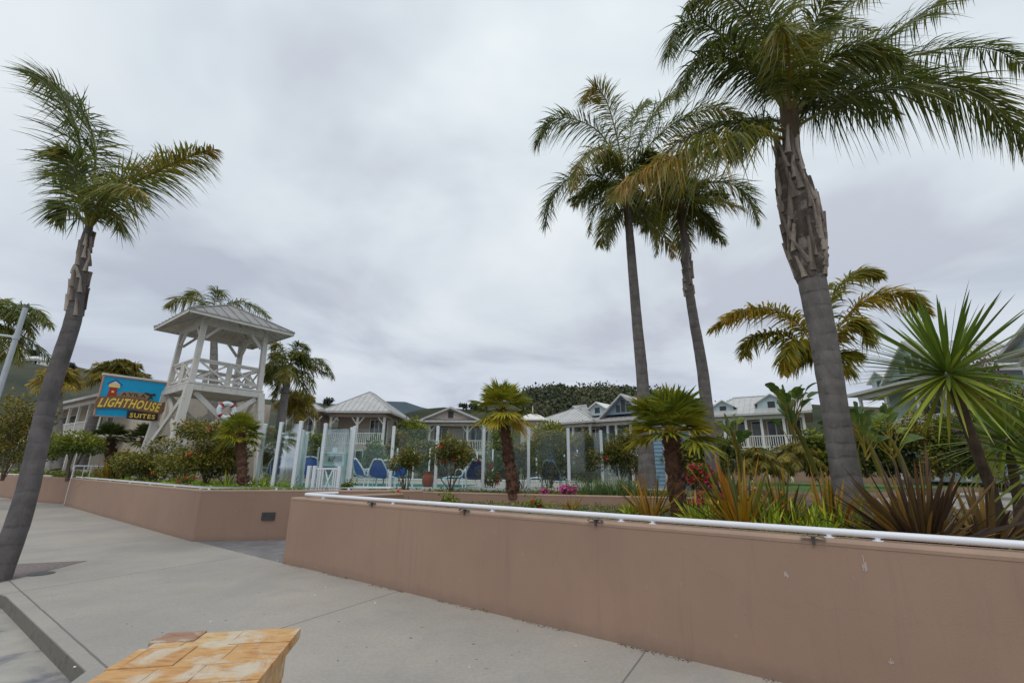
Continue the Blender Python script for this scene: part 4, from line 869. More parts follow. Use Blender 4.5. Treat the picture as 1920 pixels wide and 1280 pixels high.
# ================================================================== buildings
def gp(u, y): r = ray(u, 905); return V2(r.x / r.y * y, y)
def window(par, x0, x1, z0, z1, y, mull=1, name='window', fr='white', trans=0):
    b = MB(); t = .07
    b.box(x0 - t, x0, y - .06, y + .02, z0 - t, z1 + t); b.box(x1, x1 + t, y - .06, y + .02, z0 - t, z1 + t); b.box(x0, x1, y - .06, y + .02, z0 - t, z0); b.box(x0, x1, y - .06, y + .02, z1, z1 + t)
    for k in range(1, mull + 1): xm = x0 + (x1 - x0) * k / (mull + 1); b.box(xm - .03, xm + .03, y - .05, y + .01, z0, z1)
    for k in range(1, trans + 1): zm = z0 + (z1 - z0) * k / (trans + 1); b.box(x0, x1, y - .045, y + .005, zm - .02, zm + .02)
    f = b.build(name, M[fr], par); b = MB(); b.box(x0, x1, y - .02, y - .005, z0, z1); b.build('pane', M['pane'], f); return f
def railing_part(par, x0, x1, y, z, h=.92, sp=.15, mat='white'):
    b = MB(); b.box(x0, x1, y - .05, y + .05, z + h - .06, z + h); b.box(x0, x1, y - .03, y + .03, z + .08, z + .15)
    x = x0 + sp / 2
    while x < x1: b.box(x - .022, x + .022, y - .022, y + .022, z + .15, z + h - .06); x += sp
    b.build('railing', M[mat], par)
def dormer(par, x, y, z, w=1.5, h=.75, d=1.6, wall='paleblue'):
    b = MB(); b.box(x - w / 2, x + w / 2, y, y + d, z - .2, z + .45)
    b.add([(x - w / 2, y, z + .45), (x + w / 2, y, z + .45), (x, y, z + .45 + h * .6)], [(0, 1, 2)]); dm = b.build('dormer', M[wall], par)
    b = MB(); o_ = .22
    for s in (-1, 1):
        p = [(x, y - o_, z + .5 + h * .62), (x + s * (w / 2 + o_), y - o_, z + .36), (x + s * (w / 2 + o_), y + d, z + .36), (x, y + d, z + .5 + h * .62)]; b.poly(p); b.poly([(q[0], q[1], q[2] - .09) for q in p]); b.add([p[0], p[1], tuple(np.add(p[1], (0, 0, -.09))), tuple(np.add(p[0], (0, 0, -.09)))], [(0, 1, 2, 3)]); b.add([p[1], p[2], tuple(np.add(p[2], (0, 0, -.09))), tuple(np.add(p[1], (0, 0, -.09)))], [(0, 1, 2, 3)])
    b.build('dormer_roof', M['white'], dm); b = MB(); b.box(x - .24, x + .24, y - .03, y - .01, z + .0, z + .45); b.build('dormer_window', M['shadow_int'], dm)
def gablefront(par, x, y, z, w, h, d, wall='paleblue', wins=3, lift=.0):
    """gabled roof facing the viewer on top of the main roof"""
    b = MB(); b.add([(x - w / 2, y, z), (x + w / 2, y, z), (x, y, z + h)], [(0, 1, 2)]); gm = b.build('gable', M[wall], par)
    b = MB(); o_ = .35
    for s in (-1, 1):
        p = [(x, y - o_, z + h + .12), (x + s * (w / 2 + .3), y - o_, z - .3 * h / (w / 2) + .12), (x + s * (w / 2 + .3), y + d, z - .3 * h / (w / 2) + .12), (x, y + d, z + h + .12)]
        b.poly(p); q = [tuple(np.add(v, (0, 0, -.16))) for v in p]; b.poly(q); b.add([p[0], p[1], q[1], q[0]], [(0, 1, 2, 3)]); b.add([p[1], p[2], q[2], q[1]], [(0, 1, 2, 3)]); seams(b, p, .45)
    b.build('gable_roof', M['metalroof'], gm)
    b = MB()
    for k in range(wins):
        xx = x + (k - (wins - 1) / 2) * w * .13; t = 1 - abs(xx - x) / (w / 2); b.add([(xx - w * .05, y - .02, z + h * .12), (xx + w * .05, y - .02, z + h * .12), (xx + w * .05, y - .02, z + h * (t - .28)), (xx - w * .05, y - .02, z + h * (t - .22))], [(0, 1, 2, 3)])
    b.build('gable_window', M['shadow_int'], gm)
def house(label, pa, pb, ze=5.8, D=7, zg=.95, ridge=1.45, wall='cream', posts=(0, .33, .66, 1), ups=(), downs=(), dh=2.55, over=.5, inset=None, gends=(False, False), rail_=True, roof='metalroof', vd=1.7, brackets=True, extend=(0, 0), name='hotel_wing', roofpart=True, rails=None, beamc='white', group='hotel wings round the pool garden'):
    """two-storey veranda house; pa, pb the ends of its front eave (pixel) at height ze"""
    A = G(*pa, ze); B = G(*pb, ze); d = B - A; W = d.length; rz = math.atan2(d.y, d.x); o = empty(name, (A.x, A.y, 0), label, 'hotel building', group, rz)
    x0, x1 = over, W - over; y0 = over; yw = y0 + vd; zf = ze - dh
    b = MB(); b.box(x0 + .02 - extend[0], x1 - .02 + extend[1], yw, D, zg - .4, ze - .05); b.build('wall', M[wall], o)
    b = MB(); b.box(x0 - .05, x1 + .05, y0 - .06, yw - .005, zf - .30, zf); b.build('balcony_floor', M['white'], o)
    b = MB(); b.box(x0, x1, y0 - .02, y0 + .16, ze - .42, ze - .15); b.box(x0, x0 + .16, y0 + .165, yw - .01, ze - .42, ze - .15); b.box(x1 - .16, x1, y0 + .165, yw - .01, ze - .42, ze - .15); b.build('beam', M[beamc], o)
    for t in posts:
        x = x0 + .09 + (x1 - x0 - .18) * t; b = MB(); b.box(x - .085, x + .085, y0, y0 + .15, zf + .003, ze - .425); b.box(x - .085, x + .085, y0, y0 + .15, zg - .3, zf - .303)
        b.build('post', M['white'], o)
        if brackets:
            b = MB()
            for s in (-1, 1):
                if (t <= 0 and s < 0) or (t >= 1 and s > 0): continue
                b.beam((x + s * .08, y0 + .075, ze - .95), (x + s * .48, y0 + .075, ze - .44), .07, .08)
            b.build('bracket', M['white'], o)
    if rail_:
        ps = sorted(posts); X = lambda t: x0 + .09 + (x1 - x0 - .18) * t
        for p, q in zip(ps[:-1], ps[1:]): railing_part(o, X(p) + .09, X(q) - .09, y0 + .07, zf)
    for (t0, t1, h, m_) in ups: window(o, x0 + (x1 - x0) * t0, x0 + (x1 - x0) * t1, zf + (0.08 if h > 1.9 else .7), zf + h, yw, m_, 'glass_door' if h > 1.9 else 'window')
    for (t0, t1, h, m_) in downs: window(o, x0 + (x1 - x0) * t0, x0 + (x1 - x0) * t1, zg + (0.05 if h > 1.9 else .7), zg + h, yw, m_, 'glass_door' if h > 1.9 else 'window')
    if roofpart:
        b = MB(); hip(b, 0, W, 0, D + over, ze, ridge, .16, inset, M_=None, gable_ends=gends); b.build('roof', M[roof], o)
        b = MB(); b.add([(0.02, .02, ze - .13), (W - .02, .02, ze - .13), (W - .02, D + over - .02, ze - .13), (.02, D + over - .02, ze - .13)], [(3, 2, 1, 0)]); b.build('soffit', M['greysiding'], o)
    return o, W, x0, x1, zf
# grey-brown wing with the hipped pavilion roof
hB, W, x0, x1, zf = house('hotel wing with a hipped metal pavilion roof, right of the grey palm trunk', (603, 769), (732.5, 770), 5.9, D=6.5, ridge=1.9, wall='greysiding', posts=(0, .5, 1), ups=((.62, .93, 2.05, 3),), downs=(), beamc='greysiding')
window(hB, x0 + (x1 - x0) * .52, x0 + (x1 - x0) * .9, 1.05, 2.85, -1.0, 2, 'french_door', trans=1)
b = MB(); b.box(x0 + .3, x1 + .1, -.98, 2.2, .6, 3.3); b.build('lower_wall', M['greysiding'], hB)
hB2, W, x0, x1, zf = house('grey-brown hotel wing with a low metal roof, directly behind the grey palm trunk', (520, 764), (607, 767), 5.9, D=7, ridge=.9, wall='greysiding', posts=(0, .55, .98), ups=((.60, .85, 2.05, 1), (.1, .4, 2.05, 1)), beamc='greysiding')
hC, W, x0, x1, zf = house('small hotel wing with a low grey gable, left of the middle fan palm', (774, 787.5), (923, 788), 5.7, D=6, ridge=.5, wall='cream', posts=(0.14, .72, .98), ups=((.16, .38, 2.05, 1), (.62, .98, 2.05, 3)), downs=((.1, .4, 2.0, 1), (.6, .9, 2.0, 1)), brackets=True)
gablefront(hC, W * .46, .6, 5.85, W * .66, .95, 4, 'greysiding', 1)
hD, W, x0, x1, zf = house('blue-grey hotel wing with a long low roof and one small dormer', (979, 797), (1113, 787), 5.6, D=7, ridge=1.9, wall='bluesiding', brackets=False, posts=(.72, .98), ups=((.78, .95, 2.05, 2),), inset=4.6, extend=(0, 2))
dormer(hD, W * .93, 1.5, 6.35, 1.4, .7, 2.2)
hD2, W, x0, x1, zf = house('blue-grey hotel wing with a steep front gable, left of the paired palms', (1096, 789), (1215, 781), 5.6, D=6, ridge=1.0, wall='bluesiding', brackets=False, posts=(.28, .45, .74, .98), ups=((.05, .2, 2.05, 1), (.5, .58, 1.9, 0), (.72, .9, 2.05, 1)), inset=3)
gablefront(hD2, W * .60, .45, 6.0, W * .62, 1.5, 5, 'bluesiding', 3)
hE, W, x0, x1, zf = house('pale hotel wing with two dormers and a long white balcony', (1305, 779.5), (1522, 768.5), 5.9, D=7, ridge=1.75, wall='greysiding', posts=(0, .20, .43, .59, .81, 1), ups=((.22, .40, 2.1, 1), (.47, .56, 2.1, 0), (.63, .79, 2.1, 1), (.83, .95, 2.1, 1)), downs=((.25, .42, 2, 1), (.55, .75, 2, 1)), gends=(False, True), brackets=False, inset=2.5, zg=1.3)
dormer(hE, W * .245, .9, 6.2, 1.5, .75, 3); dormer(hE, W * .68, .9, 6.35, 1.9, .9, 3)
hF, W, x0, x1, zf = house('hotel wing with a tall grey gable behind the spiky palm head', (1585, 741), (1800, 688), 7.0, D=8, ridge=1.0, wall='paleblue', posts=(0, .3, .6, .85, 1), ups=((.35, .55, 2.1, 1), (.62, .8, 2.1, 1)), dh=3.0, zg=1.6, brackets=False)
gablefront(hF, W * .62, .5, 7.3, W * .48, 2.0, 5, 'paleblue', 4); dormer(hF, W * .26, .8, 7.2, 1.5, .9, 3)
hG, W, x0, x1, zf = house('pale blue hotel gable half hidden by purple bougainvillea', (1868, 668), (2060, 610), 7.2, D=7, ridge=1.2, wall='paleblue', posts=(0, .5, 1), dh=3.2, zg=1.6, rail_=False, brackets=False)
gablefront(hG, W * .5, .3, 7.1, W * .95, 1.3, 5, 'paleblue', 1)
hH, W, x0, x1, zf = house('cream hotel wing with columned balcony behind the leaning palm', (30, 773), (182, 738), 6.3, D=9, ridge=1.1, wall='cream', posts=(0, .3, .55, .66, .77, .88, 1), ups=((.58, .64, 2, 0), (.69, .75, 2, 0), (.80, .86, 2, 0), (.2, .45, 2, 1)), downs=((.3, .5, 2, 1),), inset=2.5, brackets=False, extend=(0, 6))
b = MB(); b.box(x1 - 1.6, x1 + .6, 2.0, 6, 6.4, 7.3); b.box(x1 - 1.8, x1 + .8, 1.8, 6.2, 7.3, 7.42); b.build('roof_lantern', M['white'], hH)
hI, W, x0, x1, zf = house('low cream hotel wing under the hanging sign', (150, 811), (345, 812), 3.9, D=7, ridge=.7, wall='cream', posts=(0, .3, .62, 1), ups=((.08, .25, 2.1, 1), (.4, .55, 1.9, 0), (.7, .85, 2.1, 0)), dh=2.8, inset=2.5, rail_=False, brackets=False)
# gazebo with spire
gz = G(999, 787, 5.0); o = empty('gazebo', (gz.x, gz.y, .95), 'small white gazebo with a bell-shaped roof and spire', 'gazebo')
b = MB(); A_ = np.linspace(0, 2 * math.pi, 9)[:8] + .39; b.grid([[(r * math.cos(a), r * math.sin(a), z) for a in A_] for r, z in ((1.18, 3.92), (1.18, 4.0), (.95, 4.12), (.60, 4.34), (.30, 4.44), (.06, 4.50))], closed=True, caps=True)
b.build('roof', M['white'], o); b = MB(); b.tube([(0, 0, 4.46), (0, 0, 5.05)], [.05, .015], 8); b.build('spire', M['white'], o); b = MB(); b.grid([[(r * math.cos(a), r * math.sin(a), z) for a in A_] for r, z in ((.92, -.3), (.92, 3.915))], closed=True, caps=True); b.build('wall', M['cream'], o)
# blue shed by the palm
p = gp(1222, 19.5); p.z = .95; o = empty('garden_shed', (p.x, p.y, .95), 'light blue clapboard shed with white corner boards, behind the fan palm', 'shed', rz=-.25)
zsh = P(1226, 796, p.y).z - .95; wsh = 1.7
M['clap'] = plain('blue_clapboard', (.27, .43, .55), .6, .08, 3); b = MB(); b.box(0, wsh, .02, 2, 0, zsh)
k = 0
while k * .16 < zsh - .1: b.add([(0, -.02, k * .16), (wsh, -.02, k * .16), (wsh, .018, k * .16 + .16), (0, .018, k * .16 + .16), (0, .02, k * .16), (wsh, .02, k * .16)], [(0, 1, 2, 3), (4, 5, 1, 0)]); k += 1
b.build('clapboard_wall', M['clap'], o)
for x in (-.02, .55, wsh - .1): b = MB(); b.box(x, x + .12, -.045, -.022, 0, zsh); b.build('corner_board', M['white'], o)
b = MB(); hip(b, -.25, wsh + .25, -.3, 2.3, zsh, .6, .1, sp=.4); b.build('roof', M['metalroof'], o)

# ================================================================== pool terrace furniture, fences
FZ = .96
fpx = [(1177, 16.6), (1130, 15.7), (1067, 15.05), (991, 14.75), (905, 14.6), (816, 14.75), (731, 14.95), (655, 15.1)]
FP = [gp(u, y) for u, y in fpx]
def fence(name, label, pts, z, H, pw=.09, group=None, glass=True, bot=True):
    o = empty(name, (pts[0].x, pts[0].y, z), label, 'fence', group); off = pts[0]
    for p in pts:
        q = p - off; b = MB(); b.box(q.x - pw / 2, q.x + pw / 2, q.y - pw / 2, q.y + pw / 2, -.05, H - .04); b.grid([[(q.x + sx * r, q.y + sy * r, zz) for sx, sy in ((-1, -1), (1, -1), (1, 1), (-1, 1))] for r, zz in ((pw * .56, H - .04), (pw * .56, H - .015), (pw * .2, H))], closed=True, caps=True); b.build('post', M['white_clean'], o)
    for p, q in zip(pts[:-1], pts[1:]):
        a, c = p - off, q - off; d = (c - a).normalized(); a = a + d * pw * .5; c = c - d * pw * .5
        if glass: b = MB(); b.beam((a.x, a.y, (H - .08 + .12) / 2), (c.x, c.y, (H - .08 + .12) / 2), .012, H - .2); b.build('glass_panel', M['glass'], o)
        if bot: b = MB(); b.beam((a.x, a.y, .08), (c.x, c.y, .08), .05, .07); b.build('bottom_rail', M['white_clean'], o)
    return o
fence('glass_fence', 'tall glass pool fence with white posts across the front of the pool', FP, FZ, 1.98)
lp = [gp(u, y) for u, y in ((598, 13.9), (550, 13.3), (512, 13.7), (481, 14.3))]
fence('glass_fence', 'glass pool fence leg left of the white picket gate, posts seen close together', [gp(655, 15.1) + V2(-.12, .1)] + lp, FZ, 1.95)
fence('glass_fence', 'short glass wind screen set behind the left fence posts', [gp(564, 14.9), gp(556, 14.0), gp(526, 14.9)], FZ, 1.75)
bk = [gp(u, y) for u, y in ((590, 27.5), (641, 27.5), (741, 28), (773, 28), (803, 28), (893, 28), (923, 28), (1006, 27.5), (1033, 27.5), (1059, 27.5), (1084, 27.5))]
fence('pool_fence', 'farther white-posted fence on the back side of the pool', bk, FZ, 1.85, .08)
# picket gate
p0 = gp(577, 13.0); o = empty('picket_gate', (p0.x, p0.y, .62), 'white picket gate with a crossed panel at the pool entrance', 'gate', rz=-.12)
for x in (0, .16, .88): b = MB(); b.box(x - .045, x + .045, -.045, .045, 0, 1.05); b.build('gate_post', M['white_clean'], o)
b = MB(); b.box(.21, .83, -.02, .02, .95, 1.0); b.box(.21, .83, -.02, .02, .12, .30); b.build('rail', M['white_clean'], o)
for x in (.27, .34, .41, .72, .78): b = MB(); b.box(x - .016, x + .016, -.018, .018, .30, .95); b.build('picket', M['white_clean'], o)
b = MB(); b.beam((.45, 0, .32), (.68, 0, .95), .02, .035); b.beam((.68, .022, .32), (.45, .022, .95), .02, .035); b.build('crossed_panel', M['white_clean'], o)
# kiosk
p0 = G(597, 902, .98); p0 = gp(597, 19); o = empty('towel_kiosk', (p0.x, p0.y, .97), 'pale aqua poolside kiosk with a dark lattice panel', 'kiosk', rz=.0); s = 19 / 853 * 1.28
b = MB(); b.box(0, .95, 0, .6, 0, 1.22); b.build('cabinet', M['aqua'], o); b = MB(); b.box(-.03, .98, -.04, .62, 1.22, 1.27); b.build('top_board', M['white_clean'], o)
b = MB(); b.box(.30, .85, -.02, -.002, .88, 1.14); pn = b.build('lattice_panel', M['aqua'], o)
b = MB()
for k in range(3):
    cx = .39 + k * .185; 
    for s_ in (-1, 1): b.beam((cx - .07, -.03, 1.01 - s_ * .1), (cx + .07, -.03, 1.01 + s_ * .1), .01, .03)
    b.box(cx - .09, cx - .075, -.035, -.022, .9, 1.12); b.box(cx + .075, cx + .09, -.035, -.022, .9, 1.12)
b.box(.31, .84, -.021, -.0205, .9, 1.12); b.build('lattice', M['lattice'], pn)
b = MB(); b.box(.12, .90, -.20, -.0, .72, .77); b.build('counter', M['white_clean'], o); b = MB(); b.box(.10, .9, -.004, -.001, .40, .68); b.build('opening', M['shadow_int'], o)
b = MB(); b.box(.42, .60, -.03, .0, 1.28, 1.45); b.build('sign_card', M['white_clean'], o)
# loungers
def lounger(label, u, y, rz, mat='bluecloth', group='blue sling loungers by the pool', s=1.0):
    p = gp(u, y); o = empty('pool_lounger', (p.x, p.y, .975), label, 'lounger', group, rz); o.scale = (s, s, s)
    # backrest toward -y (viewer sees its back), seat runs to +y
    prof = [(-.12, .92), (.06, .60), (.16, .42), (.5, .36), (1.0, .36), (1.45, .30)]
    rows = []
    for k, (y_, z_) in enumerate(prof):
        w = .29 if k else .20; rows.append([(-w, y_, z_), (0, y_ + .02, z_ - .02), (w, y_, z_)])
    b = MB(); b.grid(rows); b.grid([[(x, y_ + .012, z_ - .004) for x, y_, z_ in r] for r in rows][::-1]); b.build('sling', M[mat], o)
    for sx in (-1, 1):
        b = MB(); c = bez([(sx * w, y_, z_) for w, (y_, z_) in zip((.16, .31, .33, .33, .33, .33), prof)], 16); b.tube(c, .026, 8); b.build('frame_rail', M['white_clean'], o, smooth=True)
        b = MB(); b.tube(bez([(sx * .34, .12, .42), (sx * .36, .15, .62), (sx * .36, .55, .60), (sx * .34, .65, .36)], 10), .02, 6); b.build('armrest', M['white_clean'], o, smooth=True)
    b = MB(); b.tube(bez([(-.16, -.12, .92), (-.09, -.15, .965), (.09, -.15, .965), (.16, -.12, .92)], 10), .026, 8); b.build('top_rail', M['white_clean'], o, smooth=True)
    for sx in (-1, 1):
        for y_ in (.2, 1.25): b = MB(); b.tube([(sx * .3, y_, .36), (sx * .33, y_ + (.08 if y_ > 1 else -.1), 0)], .022, 6); b.build('leg', M['white_clean'], o)
    return o
lounger('blue sling lounger with a curved side, right of the gate beside a fence post', 667, 16.6, -.75)
lounger('large blue lounger seen from behind, left of the small leafy shrub', 706, 16.3, .05, s=.98)
lounger('small blue lounger peeking out right behind the large blue one', 723, 18.6, .4)
lounger('blue lounger mostly hidden by the small shrub in front of the pool', 749, 18.8, .5)
lounger('navy lounger seen from behind, left of the middle fan palm', 892, 15.7, .1, 'navy', s=1.0)
lounger('navy lounger low behind the fence, right of the middle fan palm', 1031, 15.9, -.3, 'navy')
lounger('blue lounger with white frame beside the low navy one', 1046, 17.4, .6)
lounger('bright blue lounger behind the navy one, with a turquoise towel', 884, 17.8, .7)
b = MB(); tp = gp(897, 17.8)
o = MB(); o.grid([[(-.25 + .5 * i / 6, .02 * math.sin(i * 2), .62 - .06 * j + .01 * math.sin(i)) for i in range(7)] for j in range(6)]); o.grid([[(-.25 + .5 * i / 6, .03 + .02 * math.sin(i * 2), .62 - .06 * j) for i in range(7)] for j in range(6)][::-1]); t_ = o.build('towel', M['teal']); t_.location = (tp.x, tp.y - .3, 1.12); tag(t_, 'turquoise towel hanging on the lounger left of the middle fan palm', 'towel')
tp = gp(915, 18.2); t2 = t_.copy(); col.objects.link(t2); t2.location = (tp.x, tp.y - .3, 1.10); t2.scale = (1.1, 1, .7); tag(t2, 'turquoise towel draped right of the tall white fence post', 'towel')
def chair(label, u, y, rz):
    p = gp(u, y); o = empty('patio_chair', (p.x, p.y, .975), label, 'chair', 'white-framed blue chairs left of the gate', rz)
    b = MB(); b.grid([[(-.24 * w, -.30 - .12 * t, .42 + .55 * t), (0, -.32 - .12 * t, .42 + .55 * t), (.24 * w, -.30 - .12 * t, .42 + .55 * t)] for t, w in ((0, 1), (.5, 1), (.85, .85), (1, .5))]); b.build('back_sling', M['bluecloth'], o)
    b = MB(); b.box(-.24, .24, -.28, .22, .405, .43); b.build('seat', M['bluecloth'], o)
    b = MB(); b.tube(bez([(-.26, -.28, .42), (-.26, -.40, .80), (-.15, -.45, .98), (.15, -.45, .98), (.26, -.40, .80), (.26, -.28, .42)], 20), .018, 6); b.build('back_frame', M['white_clean'], o)
    for s in (-1, 1):
        b = MB(); b.tube([(s * .26, -.3, .62), (s * .28, .22, .64)], .018, 6); b.build('armrest', M['white_clean'], o)
        b = MB(); b.tube([(s * .28, .22, .64), (s * .22, -.35, 0)], .016, 6); b.build('leg', M['white_clean'], o); b = MB(); b.tube([(s * .26, -.32, .60), (s * .28, .26, 0)], .016, 6); b.build('leg', M['white_clean'], o)
chair('blue chair with crossed white legs, directly left of the gate posts', 574, 16.2, .5); chair('blue chair behind the bunched left fence posts', 560, 16.6, -.5); chair('blue chair seen through the glass, left of the bunched fence posts', 523, 17.2, .2); chair('dim blue chair farthest left behind the glass fence', 504, 17.6, .9)
p = gp(802, 16.9); o = empty('terracotta_urn', (p.x, p.y, .97), 'tall terracotta urn beside the pool between two shrubs', 'urn'); b = MB(); b.tube([(0, 0, z) for z in (0, .03, .2, .4, .5, .54)], [.13, .14, .21, .2, .15, .17], 16); b.build('urn_body', M['terracotta'], o, smooth=True); b = MB(); b.tube([(0, 0, .54), (0, 0, .57)], [.19, .19], 16); b.build('rim', M['terracotta'], o)
p = gp(1033, 17.6); o = empty('closed_umbrella', (p.x, p.y, .97), 'folded blue and white pool umbrella behind the glass fence', 'umbrella'); b = MB(); b.tube([(0, 0, 0), (0, 0, 1.95)], .02, 8); b.build('pole', M['white_clean'], o); b = MB(); b.tube([(0, 0, .75), (.05, 0, .85), (.03, 0, 1.1), (0, 0, 1.22)], [.12, .19, .13, .03], 10, jit=.08); b.build('canopy', M['bluecloth'], o)
# lamp post far left
p = V2(-14.0, 13.2); pt = P(48, 577, 13.2); pb_ = G(-20, 945, 0); x_, y_ = pt.x, pt.y
o = empty('lamp_post', (x_, y_, 0), 'grey metal lamp post with a side arm at the left edge', 'lamp post'); zt_ = pt.z; b = MB(); b.tube([(0, 0, 0), (0, 0, zt_)], [.085, .06], 14); b.build('pole', M['post'], o, smooth=True)
b = MB(); b.tube([(0, 0, zt_), (0, 0, zt_ + .05)], [.07, .05], 12); b.build('cap', M['darkmetal'], o); pa_ = P(28, 632, 13.2).z; b = MB(); b.tube([(0, 0, pa_ - .07), (0, 0, pa_ + .07)], .085, 12); b.build('clamp', M['post'], o)
b = MB(); b.tube([(0, 0, pa_), (-.8, -.1, pa_ + .08), (-1.8, -.2, pa_ + .13)], .035, 8); b.build('arm', M['post'], o)

# ================================================================== hills
def ridge(name, prof, dist, mat, depth, base=-1, nz=14, amp=.04, seed=0, ext=None):
    """hill whose skyline passes the given picture directions at distance dist; slopes toward the viewer"""
    rg = np.random.default_rng(seed); us_ = np.linspace(prof[0][0], prof[-1][0], 90); vs = np.interp(us_, [p[0] for p in prof], [p[1] for p in prof]); rows = []
    top = [P(u, v, dist) for u, v in zip(us_, vs)]; nzs = np.linspace(0, 1, nz)
    from mathutils import noise as mn
    for t in nzs:
        row = []
        for q in top:
            y = q.y - depth * (1 - t); k = y / q.y; x = q.x * (1 + (k - 1) * .35); z = base + (q.z - base) * (t ** .8); z += amp * (q.z) * mn.noise((x * .02 + seed, y * .02, 0)) * (1 - t ** 4) * 1.5; row.append((x, y, z))
        rows.append(row)
    for t in (.4, 1): rows.append([(q.x, q.y + depth * t, base + (q.z - base) * (1 - t)) for q in top])
    b = MB(); b.grid(rows); struct(name, b, mat, True); return top
ridge('mountains', [(560, 775), (620, 762), (690, 757), (725, 752), (760, 753), (790, 763), (830, 772), (900, 776)], 900, M['mount'], 300, seed=3)
ridge('hills', [(-700, 640), (-250, 650), (0, 668), (60, 671), (130, 684), (200, 700), (290, 720), (400, 738), (520, 750), (640, 758), (720, 790)], 260, M['hillL'], 180, seed=1)
topM = ridge('hill', [(690, 800), (780, 768), (830, 763), (880, 768), (960, 748), (1010, 737), (1060, 736), (1120, 738), (1180, 742), (1240, 752), (1340, 758), (1400, 755), (1480, 755), (1560, 760), (1700, 765), (2000, 770), (2500, 770)], 190, M['hill'], 110, seed=2)
def hilltree(seed, H=7):
    global rng
    rng = np.random.default_rng(seed); b = MB(); cs = [(rng.uniform(-.3, .3) * H, rng.uniform(-.3, .3) * H, H * rng.uniform(.4, .8)) for _ in range(7)]
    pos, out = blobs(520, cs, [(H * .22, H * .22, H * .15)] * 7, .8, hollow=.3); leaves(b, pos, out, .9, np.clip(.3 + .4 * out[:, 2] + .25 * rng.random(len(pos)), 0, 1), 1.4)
    cm = b.mesh('crown', M['hilltree']); b = MB(); b.tube([(0, 0, -2), (0, 0, H * .5)], [.35, .2], 6); return cm, b.mesh('trunk', M['bark'])
HT = [hilltree(s) for s in (1, 2, 3, 4)]
words = ['round', 'broad', 'low', 'flat-topped']
lst = [(550, 752, 240, .9), (585, 756, 240, .8), (612, 756, 240, 1.0), (868, 766, 180, .6), (890, 764, 180, .8), (1012, 740, 184, 1.0), (1026, 738, 186, 1.1), (1046, 737, 184, 1.0), (1060, 736, 186, 1.2), (1080, 738, 184, .9), (1106, 738, 186, .9), (1132, 740, 186, .7), (1150, 738, 184, 1.0), (1165, 738, 186, 1.2), (1176, 740, 184, 1.0), (1222, 752, 184, .8), (1372, 758, 180, .8), (1388, 758, 180, .9), (1408, 756, 182, .7), (1432, 757, 180, .9), (1480, 758, 180, .8), (15, 672, 250, .9), (35, 674, 250, .7), (58, 668, 250, 1.1), (108, 682, 250, .7), (136, 688, 250, .8)]
for k, (u, v_, y, s) in enumerate(lst):
    p = P(u, v_, y); o = empty('hill_tree', (p.x, p.y, p.z - 3.2 * s), 'dark round tree standing on the hill skyline', 'tree', 'trees along the hill skyline', rz=k * 1.3); o.scale = (s, s, s)
    cm, tm = HT[k % 4]; obj('crown', cm, o); obj('trunk', tm, o)
# wooded slope of the middle hill
rng = np.random.default_rng(55); b = MB(); n = 620
uu = rng.uniform(985, 1260, n); tt = rng.random(n)
for k in range(n):
    vtop = np.interp(uu[k], [p[0] for p in [(960, 748), (1010, 738), (1060, 736), (1120, 738), (1180, 742), (1260, 754)]], [748, 738, 736, 738, 742, 754][:6]); y = 188 - 75 * tt[k]; zt_ = P(uu[k], vtop + 6, 190).z; z = -1 + (zt_ + 1) * ((1 - 75 * tt[k] / 110) ** .8); x = P(uu[k], vtop, 190).x * (1 + (y / 190 - 1) * .35)
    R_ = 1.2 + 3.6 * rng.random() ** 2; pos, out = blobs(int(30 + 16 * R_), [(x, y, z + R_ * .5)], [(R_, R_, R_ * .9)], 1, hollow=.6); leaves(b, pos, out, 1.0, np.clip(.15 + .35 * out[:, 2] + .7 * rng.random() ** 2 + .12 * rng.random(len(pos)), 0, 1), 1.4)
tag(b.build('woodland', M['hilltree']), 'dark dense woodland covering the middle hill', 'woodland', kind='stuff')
# houses on the skyline
def hillhouse(label, u, v_, y, W, H, roof, wall):
    p = P(u, v_, y); o = empty('hill_house', (p.x, p.y, p.z - H), label, 'house'); b = MB(); b.box(-W / 2, W / 2, 0, 6, -2, H * .7); b.build('wall', M[wall], o)
    b = MB(); hip(b, -W / 2 - .5, W / 2 + .5, -.5, 6.5, H * .7, H * .4, .2, sp=50); b.build('roof', M[roof], o)
    for x in (-.3, 0, .3): window(o, x * W - .6, x * W + .6, H * .2, H * .5, 0, 1)
hillhouse('white house with an arched front at the left end of the hilltop', 57, 667, 240, 9, 5, 'white', 'white'); hillhouse('low white house on the hilltop, right of the arched white house', 76, 672, 240, 14, 3.6, 'metalroof', 'white')
M['tile'] = plain('red_roof_tile', (.20, .07, .04), .9, .2, 2)
hillhouse('red-roofed house among the trees of the middle hilltop', 1128, 737, 180, 16, 3.0, 'tile', 'tile'); hillhouse('small grey house on the skyline above the two-dormer wing', 1415, 752, 182, 9, 3.5, 'metalroof', 'cream')

# ================================================================== palms
def pts(l, y0=None): return [P(*(q if len(q) == 3 else (*q, y0))) for q in l]
def fr(y, *l, **k): return (pts([(a[0], a[1], a[2] if len(a) > 2 else y) for a in l]), k)
